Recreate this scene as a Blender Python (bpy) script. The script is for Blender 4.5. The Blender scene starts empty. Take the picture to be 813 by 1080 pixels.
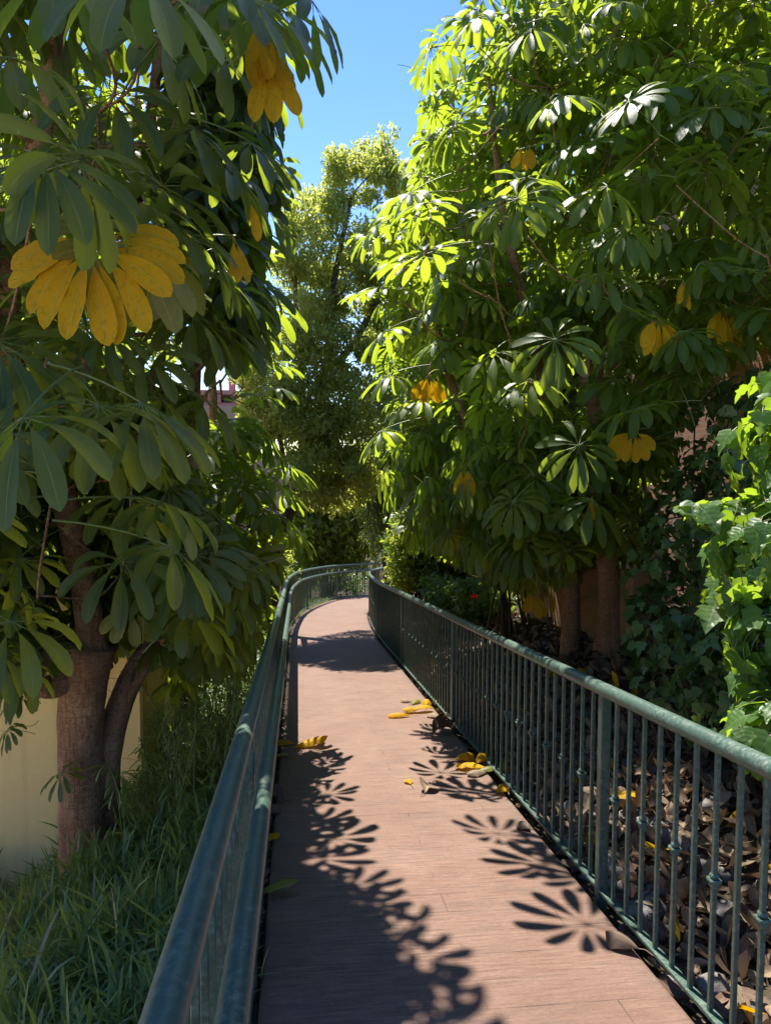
import bpy, math, random
import numpy as np
from mathutils import Vector, Matrix, Euler

R = math.radians
rng = np.random.default_rng(7)
random.seed(7)
scene = bpy.context.scene
col = scene.collection

# ---------------------------------------------------------------- camera
F, CX, CY = 780.0, 406.5, 540.0
cam_data = bpy.data.cameras.new("camera")
cam = bpy.data.objects.new("camera", cam_data)
col.objects.link(cam)
cam.location = (0, 0, 1.65)
cam.rotation_euler = (R(90 - 4.0), 0, R(-6.8))
cam_data.sensor_fit = 'VERTICAL'
cam_data.sensor_height = 36.0
cam_data.lens = 36.0 * F / 1080.0
cam_data.clip_start = 0.05
cam_data.clip_end = 600
scene.camera = cam
CAM = np.array(cam.location)
RC = np.array(cam.rotation_euler.to_matrix())

# ---------------------------------------------------------------- sky and sun
SUN = np.array((-0.115, 0.55, 1.0)); SUN /= np.linalg.norm(SUN)
SUN_ELEV = math.asin(SUN[2])
SUN_AZ = math.atan2(SUN[0], SUN[1])
world = bpy.data.worlds.new("World"); scene.world = world
world.use_nodes = True
wn = world.node_tree
bg = wn.nodes["Background"]
sky = wn.nodes.new("ShaderNodeTexSky")
sky.sky_type = 'NISHITA'; sky.sun_disc = False
sky.sun_elevation = SUN_ELEV; sky.sun_rotation = SUN_AZ
sky.air_density = 1.0; sky.dust_density = 0.0; sky.ozone_density = 2.0
sat = wn.nodes.new('ShaderNodeHueSaturation'); sat.inputs['Saturation'].default_value = 1.22; sat.inputs['Hue'].default_value = 0.512
wn.links.new(sky.outputs[0], sat.inputs['Color']); wn.links.new(sat.outputs[0], bg.inputs[0])
bg.inputs[1].default_value = 0.064
sun_data = bpy.data.lights.new("sun", 'SUN')
sun = bpy.data.objects.new("sun", sun_data); col.objects.link(sun)
sun_data.energy = 2.85; sun_data.angle = R(0.53); sun_data.color = (1.0, 0.94, 0.84)
sun.rotation_euler = Vector(-SUN).to_track_quat('-Z', 'Y').to_euler()
scene.view_settings.view_transform = 'Standard'
scene.view_settings.look = 'None'
scene.view_settings.exposure = 2.12
scene.view_settings.gamma = 1.0
scene.view_settings.use_curve_mapping = False
scene.cycles.use_denoising = True
scene.cycles.max_bounces = 12
scene.cycles.diffuse_bounces = 7
scene.cycles.transmission_bounces = 8
scene.cycles.caustics_reflective = False
scene.cycles.caustics_refractive = False
scene.cycles.sample_clamp_indirect = 6.0

# ---------------------------------------------------------------- places
SLOPE = 0.113
def ramp(y):
    y = np.asarray(y, float)
    return -SLOPE * np.minimum(y, 30.0) - 0.02 * np.clip(y - 30.0, 0, 30)
def ray(px, py):
    return RC @ np.array(((px - CX) / F, (CY - py) / F, -1.0))
def at(px, py, D):
    """the point on the view line of a photo pixel at D metres along the path"""
    d = ray(px, py)
    return CAM + d * (D / d[1])
def on_path(px, py, lift=0.0):
    d = ray(px, py)
    t = (-(CAM[2] - lift) - SLOPE * CAM[1]) / (d[2] + SLOPE * d[1])
    return CAM + d * t
def project(P):
    q = (np.asarray(P) - CAM) @ RC
    z = np.minimum(q[..., 2], -1e-3)
    return np.stack((CX - q[..., 0] / z * F, CY + q[..., 1] / z * F), -1)
def in_poly(pts, poly):
    x, y = pts[..., 0], pts[..., 1]
    poly = np.asarray(poly, float)
    ins = np.zeros(x.shape, bool)
    j = len(poly) - 1
    for i in range(len(poly)):
        xi, yi = poly[i]; xj, yj = poly[j]
        c = ((yi > y) != (yj > y)) & (x < (xj - xi) * (y - yi) / (yj - yi + 1e-12) + xi)
        ins ^= c
        j = i
    return ins
LEFT_PTS = [(-4, -.15), (10, -.15), (13.5, -.15), (15.5, -.08), (17.7, .10), (20.0, .55), (21.8, 1.14), (23.4, 2.2), (25.0, 4.2), (26.2, 7.0)]
RIGHT_PTS = [(-4, 1.33), (10, 1.33), (12.5, 1.34), (14.6, 1.42), (16.5, 1.56), (18.1, 1.78), (20.0, 2.35), (21.6, 3.4), (22.8, 5.0), (23.8, 7.5)]
def smooth_pts(pts, n=160):
    p = np.array([(x, y) for y, x in pts], float)
    out = []
    ext = np.vstack((2 * p[0] - p[1], p, 2 * p[-1] - p[-2]))
    for i in range(1, len(ext) - 2):
        a, b, c, d = ext[i - 1], ext[i], ext[i + 1], ext[i + 2]
        m = max(4, int(np.linalg.norm(c - b) / 0.2))
        for k in range(m):
            t = k / m
            # centripetal-ish: tangents scaled by the segment
            l = np.linalg.norm(c - b)
            m1 = (c - a) / (np.linalg.norm(c - b) + np.linalg.norm(b - a)) * l
            m2 = (d - b) / (np.linalg.norm(d - c) + np.linalg.norm(c - b)) * l
            h00 = 2*t**3 - 3*t**2 + 1; h10 = t**3 - 2*t**2 + t; h01 = -2*t**3 + 3*t**2; h11 = t**3 - t**2
            out.append(h00*b + h10*m1 + h01*c + h11*m2)
    out.append(p[-1])
    return np.array(out)
LEFT_EDGE, RIGHT_EDGE = smooth_pts(LEFT_PTS), smooth_pts(RIGHT_PTS)
def xl(y): return np.interp(y, LEFT_EDGE[:, 1], LEFT_EDGE[:, 0])
def xr(y): return np.interp(y, RIGHT_EDGE[:, 1], RIGHT_EDGE[:, 0])
def offset_line(e, d):
    t = np.gradient(e, axis=0); t /= np.linalg.norm(t, axis=1)[:, None]
    return e + d * np.stack((-t[:, 1], t[:, 0]), 1)      # positive = left of the walking direction
def sn(x, y, k=1.0):
    return (np.sin(x*1.7*k + 1.3*np.sin(y*0.9*k)) + np.sin(y*2.3*k + 1.1*np.sin(x*1.9*k + 2)) + .5*np.sin((x+y)*4.1*k)) / 2.5
def ground(x, y):
    x = np.asarray(x, float); y = np.asarray(y, float)
    dl = xl(y) - x; dr = x - xr(y)
    left = -0.10 - 0.45 * np.clip((dl - .15) / 0.9, 0, 1) - 0.77 * np.clip((dl - 1.05) / 1.0, 0, 1)
    far = np.clip((y - 7) / 5, 0, 1)
    left = left * (1 - far) + far * (-0.08 - 0.05 * np.clip(dl, 0, 3))
    right = -0.10 + 0.47 * np.clip(dr - 0.12, 0, 1.5) + 0.03 * np.clip(dr - 1.6, 0, 4)
    farr = np.clip((y - 11) / 4, 0, 1)
    right = right * (1 - .7 * farr)
    off = np.where(dl > 0, left, np.where(dr > 0, right, -0.10))
    bump = np.where((dl > .1) | (dr > .1), 0.035 * sn(x, y), 0)
    return ramp(y) + off + bump

# ---------------------------------------------------------------- materials
class NT:
    def __init__(s, name):
        s.m = bpy.data.materials.new(name); s.m.use_nodes = True
        s.t = s.m.node_tree; s.t.nodes.clear()
        s.out = s.n('ShaderNodeOutputMaterial')
    def n(s, kind, **kw):
        nd = s.t.nodes.new(kind)
        for k, v in kw.items(): setattr(nd, k, v)
        return nd
    def l(s, a, b): s.t.links.new(a, b)
    def val(s, sock, v):
        if isinstance(v, bpy.types.NodeSocket): s.l(v, sock)
        else: sock.default_value = v
    def math(s, op, a, b=None, clamp=False):
        nd = s.n('ShaderNodeMath', operation=op, use_clamp=clamp)
        s.val(nd.inputs[0], a)
        if b is not None: s.val(nd.inputs[1], b)
        return nd.outputs[0]
    def ramp(s, fac, stops, interp='LINEAR'):
        nd = s.n('ShaderNodeValToRGB'); cr = nd.color_ramp; cr.interpolation = interp
        while len(cr.elements) < len(stops): cr.elements.new(0.5)
        for e, (p, c) in zip(cr.elements, stops):
            e.position = p; e.color = (c[0], c[1], c[2], 1)
        s.l(fac, nd.inputs[0]); return nd.outputs[0]
    def mix(s, fac, a, b, mode='MIX'):
        nd = s.n('ShaderNodeMix', data_type='RGBA', blend_type=mode)
        s.val(nd.inputs[0], fac)
        for i, v in ((6, a), (7, b)):
            if isinstance(v, tuple) and len(v) == 3: v = (*v, 1)
            s.val(nd.inputs[i], v)
        return nd.outputs[2]
    def noise(s, vec, scale, detail=4, rough=.55, scl=None):
        if scl is not None:
            mp = s.n('ShaderNodeMapping'); s.l(vec, mp.inputs[0]); mp.inputs['Scale'].default_value = scl; vec = mp.outputs[0]
        nd = s.n('ShaderNodeTexNoise'); s.l(vec, nd.inputs['Vector'])
        nd.inputs['Scale'].default_value = scale; nd.inputs['Detail'].default_value = detail; nd.inputs['Roughness'].default_value = rough
        return nd.outputs[0]
    def obj(s): return s.n('ShaderNodeTexCoord').outputs['Object']
    def pos(s): return s.n('ShaderNodeNewGeometry').outputs['Position']
    def attr(s, name): return s.n('ShaderNodeAttribute', attribute_name=name)
    def bump(s, h, strength=.3, dist=.01):
        nd = s.n('ShaderNodeBump'); s.l(h, nd.inputs['Height']); nd.inputs['Strength'].default_value = strength; nd.inputs['Distance'].default_value = dist
        return nd.outputs[0]
    def bsdf(s, colour, rough=.6, spec=.5, normal=None):
        nd = s.n('ShaderNodeBsdfPrincipled')
        if isinstance(colour, tuple): colour = (*colour, 1)
        s.val(nd.inputs['Base Color'], colour); s.val(nd.inputs['Roughness'], rough)
        nd.inputs['Specular IOR Level'].default_value = spec
        if normal is not None: s.l(normal, nd.inputs['Normal'])
        return nd
    def done(s, sh): s.l(sh.outputs[0] if hasattr(sh, 'outputs') else sh, s.out.inputs[0]); return s.m

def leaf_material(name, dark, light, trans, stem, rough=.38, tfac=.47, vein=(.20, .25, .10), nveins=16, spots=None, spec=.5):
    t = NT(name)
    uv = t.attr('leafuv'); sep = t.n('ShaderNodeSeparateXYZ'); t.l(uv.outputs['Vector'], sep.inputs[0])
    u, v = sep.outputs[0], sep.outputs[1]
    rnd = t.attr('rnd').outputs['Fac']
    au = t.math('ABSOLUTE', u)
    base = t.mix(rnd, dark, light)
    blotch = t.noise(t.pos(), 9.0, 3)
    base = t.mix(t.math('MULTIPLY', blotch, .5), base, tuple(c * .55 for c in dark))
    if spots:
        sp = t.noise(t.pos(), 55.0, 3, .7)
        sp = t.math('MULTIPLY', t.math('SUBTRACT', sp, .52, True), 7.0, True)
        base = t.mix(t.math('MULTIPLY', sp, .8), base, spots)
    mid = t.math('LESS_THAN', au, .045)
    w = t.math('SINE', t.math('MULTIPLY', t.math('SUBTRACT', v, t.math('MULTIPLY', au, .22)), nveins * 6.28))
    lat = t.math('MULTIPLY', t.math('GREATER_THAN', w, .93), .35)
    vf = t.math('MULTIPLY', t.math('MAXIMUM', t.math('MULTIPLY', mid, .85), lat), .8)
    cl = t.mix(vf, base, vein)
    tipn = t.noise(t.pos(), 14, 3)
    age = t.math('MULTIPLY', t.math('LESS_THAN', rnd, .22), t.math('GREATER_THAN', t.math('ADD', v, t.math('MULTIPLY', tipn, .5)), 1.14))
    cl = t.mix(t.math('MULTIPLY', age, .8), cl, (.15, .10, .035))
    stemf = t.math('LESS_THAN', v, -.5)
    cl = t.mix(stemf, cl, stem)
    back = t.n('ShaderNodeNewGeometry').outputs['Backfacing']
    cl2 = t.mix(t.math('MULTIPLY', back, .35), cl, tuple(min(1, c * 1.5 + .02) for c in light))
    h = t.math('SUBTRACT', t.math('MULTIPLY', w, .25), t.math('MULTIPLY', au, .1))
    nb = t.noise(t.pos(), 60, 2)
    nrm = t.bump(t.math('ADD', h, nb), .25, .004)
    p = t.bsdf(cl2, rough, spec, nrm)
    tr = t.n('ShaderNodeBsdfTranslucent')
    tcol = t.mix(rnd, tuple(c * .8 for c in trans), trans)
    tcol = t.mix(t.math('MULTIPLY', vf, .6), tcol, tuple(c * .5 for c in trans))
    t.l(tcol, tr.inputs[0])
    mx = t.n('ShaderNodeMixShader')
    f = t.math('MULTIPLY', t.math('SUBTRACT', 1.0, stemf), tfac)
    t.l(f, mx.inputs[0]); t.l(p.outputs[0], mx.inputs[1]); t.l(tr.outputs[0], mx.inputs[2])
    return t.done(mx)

M = {}
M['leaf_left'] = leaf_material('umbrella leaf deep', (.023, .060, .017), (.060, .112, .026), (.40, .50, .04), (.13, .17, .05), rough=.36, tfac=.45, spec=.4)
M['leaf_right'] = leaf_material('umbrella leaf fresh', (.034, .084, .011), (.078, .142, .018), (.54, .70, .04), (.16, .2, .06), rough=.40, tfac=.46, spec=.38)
M['leaf_yellow'] = leaf_material('yellowed leaf', (.56, .30, .003), (.74, .42, .006), (.90, .50, .003), (.30, .26, .06), rough=.62, tfac=.38, vein=(.40, .38, .08), spots=(.26, .21, .012), spec=.18)
M['leaf_half'] = leaf_material('half yellowed leaf', (.16, .17, .02), (.30, .27, .03), (.40, .36, .03), (.2, .2, .06), rough=.5, tfac=.35, vein=(.4, .36, .12), spots=(.07, .11, .02))
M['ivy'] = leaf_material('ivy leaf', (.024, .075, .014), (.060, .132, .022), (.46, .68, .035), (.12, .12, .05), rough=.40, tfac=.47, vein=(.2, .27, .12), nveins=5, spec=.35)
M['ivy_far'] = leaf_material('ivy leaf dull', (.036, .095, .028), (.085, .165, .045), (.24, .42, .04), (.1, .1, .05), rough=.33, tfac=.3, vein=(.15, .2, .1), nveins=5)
M['small'] = leaf_material('small camphor leaf', (.10, .15, .035), (.24, .28, .080), (.74, .80, .15), (.1, .1, .05), rough=.34, tfac=.52)
M['shrub'] = leaf_material('shrub leaf', (.036, .090, .024), (.10, .175, .040), (.40, .58, .06), (.1, .1, .05), rough=.32, tfac=.35)
M['shrub_light'] = leaf_material('light shrub leaf', (.08, .135, .02), (.16, .21, .035), (.58, .66, .06), (.15, .13, .05), rough=.45, tfac=.52)
M['bamboo'] = leaf_material('bamboo leaf', (.035, .07, .015), (.085, .12, .025), (.28, .34, .04), (.16, .17, .05), rough=.45, tfac=.38)
M['blade'] = leaf_material('blade', (.09, .168, .040), (.175, .25, .072), (.42, .56, .09), (.1, .1, .03), rough=.42, tfac=.3, nveins=0)
M['blade_dry'] = leaf_material('dry blade', (.22, .17, .08), (.36, .29, .16), (.3, .25, .1), (.1, .1, .03), rough=.7, tfac=.2, nveins=0)
M['lawn'] = leaf_material('lawn blade', (.06, .13, .02), (.12, .19, .03), (.3, .42, .04), (.1, .1, .03), rough=.5, tfac=.35, nveins=0)
M['litter'] = leaf_material('dead leaf', (.070, .043, .029), (.27, .18, .12), (.20, .12, .06), (.12, .08, .05), rough=.75, tfac=.15, vein=(.3, .22, .15), spots=(.05, .032, .022), spec=.25)
M['litter_tan'] = leaf_material('tan dead leaf', (.22, .155, .095), (.36, .265, .175), (.25, .16, .08), (.2, .14, .09), rough=.75, tfac=.15, vein=(.4, .32, .22), spots=(.12, .08, .05), spec=.25)
M['petal'] = leaf_material('red petal', (.55, .006, .012), (.7, .02, .025), (.6, .02, .02), (.1, .15, .04), rough=.5, tfac=.3, nveins=0, vein=(.6, .02, .02))

def bark(name, a, b, c):
    t = NT(name); p = t.obj()
    n1 = t.noise(p, 5, 6, .6, (1, 1, .5)); n2 = t.noise(p, 26, 6, .7, (1, 1, 2.2))
    n3 = t.noise(p, 34, 5, .65, (1.6, 1.6, .16)); ring = t.noise(p, 9, 4, .6, (.35, .35, 4.5)); sp = t.noise(p, 85, 3, .6)
    cl = t.ramp(t.math('ADD', t.math('MULTIPLY', n1, .6), t.math('MULTIPLY', n3, .4)), [(.36, a), (.50, b), (.64, c)])
    cl = t.mix(t.math('MULTIPLY', t.math('SUBTRACT', n2, .5, True), 4.0, True), cl, tuple(x * .45 for x in a))
    cl = t.mix(t.math('MULTIPLY', t.math('SUBTRACT', ring, .58, True), 3.0, True), cl, tuple(x * .6 for x in a))
    cl = t.mix(t.math('MULTIPLY', t.math('GREATER_THAN', sp, .63), .45), cl, tuple(min(1, x * 1.5) for x in c))
    h = t.math('ADD', t.math('ADD', t.math('MULTIPLY', n2, .8), t.math('MULTIPLY', n3, .9)), t.math('SUBTRACT', n1, ring))
    return t.done(t.bsdf(cl, .85, .25, t.bump(h, 1.0, .03)))
M['bark'] = bark('umbrella tree bark', (.19, .098, .056), (.37, .21, .122), (.50, .33, .215))
M['bark_tan'] = bark('tan bark', (.28, .145, .075), (.42, .24, .13), (.52, .34, .20))
M['bark_grey'] = bark('grey bark', (.06, .045, .035), (.12, .095, .07), (.2, .16, .12))
M['twig'] = bark('twig', (.07, .055, .03), (.13, .11, .05), (.2, .17, .08))

def paint():
    t = NT('weathered green paint'); p = t.pos()
    n = t.noise(p, 62, 8, .75); n2 = t.noise(p, 6, 5, .65); n3 = t.noise(p, 170, 4, .65); n4 = t.noise(p, 15, 6, .7)
    cl = t.ramp(n, [(.36, (.032, .064, .050)), (.50, (.060, .104, .080)), (.62, (.135, .185, .150)), (.74, (.30, .34, .285))])
    cl = t.mix(t.math('MULTIPLY', t.math('SUBTRACT', n2, .40, True), 3.2, True), cl, (.054, .096, .072))
    cl = t.mix(t.math('MULTIPLY', t.math('SUBTRACT', n4, .56, True), 3.5, True), cl, (.19, .235, .19))
    rust = t.math('MULTIPLY', t.math('GREATER_THAN', n3, .60), t.math('GREATER_THAN', n4, .55))
    cl = t.mix(t.math('MULTIPLY', rust, .75), cl, (.12, .065, .035))
    rg = t.math('ADD', t.math('MULTIPLY', n, .4), .2)
    return t.done(t.bsdf(cl, rg, .5, t.bump(t.math('SUBTRACT', n, t.math('MULTIPLY', rust, .6)), .2, .004)))
M['paint'] = paint()

def path_mat():
    t = NT('plank stamped concrete')
    uv = t.attr('puv').outputs['Vector']
    br = t.n('ShaderNodeTexBrick'); t.l(uv, br.inputs['Vector'])
    br.offset = .37; br.offset_frequency = 2; br.squash = 1.0
    br.inputs['Scale'].default_value = 1.0
    br.inputs['Brick Width'].default_value = 1.27; br.inputs['Row Height'].default_value = 0.172
    br.inputs['Mortar Size'].default_value = 0.0028; br.inputs['Mortar Smooth'].default_value = .35
    br.inputs['Color1'].default_value = (0, 0, 0, 1); br.inputs['Color2'].default_value = (1, 1, 1, 1); br.inputs['Mortar'].default_value = (.5, .5, .5, 1)
    sp = t.n('ShaderNodeSeparateColor'); t.l(br.outputs['Color'], sp.inputs[0])
    grain = t.noise(uv, 5, 8, .7, (1.0, 15, 1)); fine = t.noise(uv, 38, 6, .72, (1, 4.5, 1))
    broad = t.noise(uv, 1.3, 5, .6); speck = t.noise(uv, 190, 2, .5); smear = t.noise(uv, 2.4, 7, .72, (1, 2.6, 1))
    cl = t.ramp(grain, [(.36, (.098, .055, .038)), (.47, (.180, .100, .069)), (.56, (.222, .131, .092)), (.68, (.29, .188, .138))])
    cl = t.mix(t.math('MULTIPLY', sp.outputs[0], .35), cl, (.190, .122, .092))
    cl = t.mix(t.math('MULTIPLY', t.math('SUBTRACT', broad, .42, True), 2.6, True), cl, (.150, .076, .050))
    cl = t.mix(t.math('MULTIPLY', t.math('SUBTRACT', fine, .47, True), 3.0, True), cl, (.085, .053, .040))
    st = t.math('MULTIPLY', t.math('SUBTRACT', smear, .53, True), 4.5, True)
    cl = t.mix(t.math('MULTIPLY', st, .75), cl, (.085, .064, .052))
    su = t.n('ShaderNodeSeparateXYZ'); t.l(uv, su.inputs[0])
    edge = t.math('ABSOLUTE', t.math('SUBTRACT', su.outputs[0], .74))
    edge = t.math('MULTIPLY', t.math('SUBTRACT', t.math('ADD', edge, t.math('MULTIPLY', smear, .22)), .74, True), 6.0, True)
    cl = t.mix(t.math('MULTIPLY', edge, .6), cl, (.09, .065, .05))
    cl = t.mix(t.math('MULTIPLY', t.math('GREATER_THAN', speck, .69), .6), cl, (.42, .35, .30))
    patch = t.noise(uv, 2.6, 4)
    mf = t.math('MULTIPLY', br.outputs['Fac'], t.math('ADD', .05, t.math('MULTIPLY', t.math('SUBTRACT', patch, .47, True), 5.0, True), True))
    cl = t.mix(t.math('MULTIPLY', mf, .9), cl, (.05, .032, .026))
    h = t.math('SUBTRACT', t.math('ADD', t.math('MULTIPLY', grain, .6), t.math('MULTIPLY', fine, .4)), mf)
    return t.done(t.bsdf(cl, t.math('ADD', t.math('MULTIPLY', fine, .3), .55), .35, t.bump(h, .7, .008)))
M['path'] = path_mat()

def soil():
    t = NT('soil'); p = t.pos()
    n = t.noise(p, 3, 6); n2 = t.noise(p, 30, 6, .7)
    cl = t.ramp(n2, [(.3, (.035, .025, .018)), (.55, (.085, .060, .042)), (.75, (.16, .115, .08))])
    cl = t.mix(t.math('MULTIPLY', n, .4), cl, (.05, .055, .025))
    return t.done(t.bsdf(cl, .95, .15, t.bump(n2, .8, .03)))
M['soil'] = soil()

def stucco(name, c, dirt):
    t = NT(name); p = t.pos()
    n = t.noise(p, 1.2, 5); n2 = t.noise(p, 140, 3); n3 = t.noise(p, 3.0, 6, .65, (1, 1, .14)); n4 = t.noise(p, 7, 6, .7)
    cl = t.mix(t.math('MULTIPLY', n, .35), c, tuple(x * .8 for x in c))
    cl = t.mix(t.math('MULTIPLY', t.math('SUBTRACT', n3, .5, True), 3.0, True), cl, dirt)
    cl = t.mix(t.math('MULTIPLY', t.math('SUBTRACT', n4, .55, True), 3.0, True), cl, tuple(min(.95, x * 1.12) for x in c))
    vo = t.n('ShaderNodeTexVoronoi', feature='DISTANCE_TO_EDGE'); vo.inputs['Scale'].default_value = .9
    wp = t.n('ShaderNodeVectorMath', operation='ADD'); t.l(p, wp.inputs[0])
    nv = t.n('ShaderNodeTexNoise'); nv.inputs['Scale'].default_value = 2.5; t.l(p, nv.inputs['Vector']); t.l(nv.outputs['Color'], wp.inputs[1]); t.l(wp.outputs[0], vo.inputs['Vector'])
    crack = t.math('MULTIPLY', t.math('LESS_THAN', vo.outputs['Distance'], .006), t.math('GREATER_THAN', n, .5))
    cl = t.mix(t.math('MULTIPLY', crack, .55), cl, tuple(x * .4 for x in dirt))
    return t.done(t.bsdf(cl, .85, .25, t.bump(t.math('ADD', n2, n4), .35, .006)))
M['yellow'] = stucco('yellow stucco', (.90, .66, .29), (.50, .36, .16))
M['cream'] = stucco('cream stucco', (.46, .31, .215), (.34, .24, .17))
M['pink'] = stucco('pink stucco', (.55, .23, .20), (.38, .2, .17))
M['glass'] = NT('dark pane'); M['glass'] = M['glass'].done(M['glass'].bsdf((.02, .022, .025), .15, .5))
M['black'] = NT('black metal'); M['black'] = M['black'].done(M['black'].bsdf((.02, .02, .02), .45, .5))

def brick(name, c1, c2, mortar, bw=.22, rh=.075):
    t = NT(name)
    uv = t.attr('buv').outputs['Vector']
    br = t.n('ShaderNodeTexBrick'); t.l(uv, br.inputs['Vector'])
    br.inputs['Scale'].default_value = 1; br.inputs['Brick Width'].default_value = bw; br.inputs['Row Height'].default_value = rh
    br.inputs['Mortar Size'].default_value = .008; br.inputs['Mortar Smooth'].default_value = .2
    br.inputs['Color1'].default_value = (*c1, 1); br.inputs['Color2'].default_value = (*c2, 1); br.inputs['Mortar'].default_value = (*mortar, 1)
    n = t.noise(t.pos(), 45, 5, .65); n2 = t.noise(t.pos(), 2.5, 4)
    cl = t.mix(t.math('MULTIPLY', n, .4), br.outputs['Color'], tuple(x * .5 for x in c1))
    cl = t.mix(t.math('MULTIPLY', n2, .3), cl, tuple(x * .6 for x in c2))
    h = t.math('SUBTRACT', t.math('MULTIPLY', n, .4), br.outputs['Fac'])
    return t.done(t.bsdf(cl, .85, .25, t.bump(h, .6, .01)))
M['brick'] = brick('pink brick', (.44, .21, .14), (.52, .28, .19), (.42, .31, .24))
M['tanbrick'] = brick('tan brick', (.36, .23, .12), (.42, .28, .15), (.33, .23, .14), .30, .12)
def rock():
    t = NT('grey stone'); p = t.pos(); n = t.noise(p, 14, 6, .65)
    cl = t.ramp(n, [(.3, (.10, .09, .085)), (.6, (.22, .20, .185)), (.8, (.34, .31, .28))])
    return t.done(t.bsdf(cl, .85, .3, t.bump(n, .5, .02)))
M['rock'] = rock()

# ---------------------------------------------------------------- mesh helpers
def mesh_from(name, V, quads=None, tris=None, mat=None, attrs=None, smooth=True):
    me = bpy.data.meshes.new(name)
    V = np.asarray(V, np.float32)
    nq = 0 if quads is None else len(quads); nt = 0 if tris is None else len(tris)
    loops = []
    if nq: loops.append(np.asarray(quads, np.int32).ravel())
    if nt: loops.append(np.asarray(tris, np.int32).ravel())
    loops = np.concatenate(loops)
    me.vertices.add(len(V)); me.vertices.foreach_set('co', V.ravel())
    me.loops.add(len(loops)); me.loops.foreach_set('vertex_index', loops)
    me.polygons.add(nq + nt)
    ls = np.concatenate((np.arange(nq) * 4, nq * 4 + np.arange(nt) * 3)).astype(np.int32)
    me.polygons.foreach_set('loop_start', ls)
    me.polygons.foreach_set('use_smooth', np.full(nq + nt, smooth))
    for k, (typ, arr) in (attrs or {}).items():
        a = me.attributes.new(k, typ, 'POINT')
        arr = np.asarray(arr, np.float32)
        a.data.foreach_set('vector' if typ in ('FLOAT2', 'FLOAT_VECTOR') else 'value', arr.ravel())
    me.update(calc_edges=True); me.validate()
    if mat: me.materials.append(mat)
    return me
def link(name, me, parent=None, loc=None):
    o = bpy.data.objects.new(name, me); col.objects.link(o)
    if parent is not None: o.parent = parent
    if loc is not None: o.location = loc
    return o
def tag(o, label=None, cat=None, group=None, kind=None):
    for k, v in (('label', label), ('category', cat), ('group', group), ('kind', kind)):
        if v: o[k] = v
    return o
def empty(name, loc, label=None, cat=None, group=None):
    o = bpy.data.objects.new(name, None); col.objects.link(o); o.location = tuple(float(c) for c in loc); o.empty_display_size = .1
    return tag(o, label, cat, group)
def origin(parent):
    if parent is None: return np.zeros(3)
    o = np.array(parent.location)
    return o + (origin(parent.parent) if parent.parent else 0)

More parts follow.
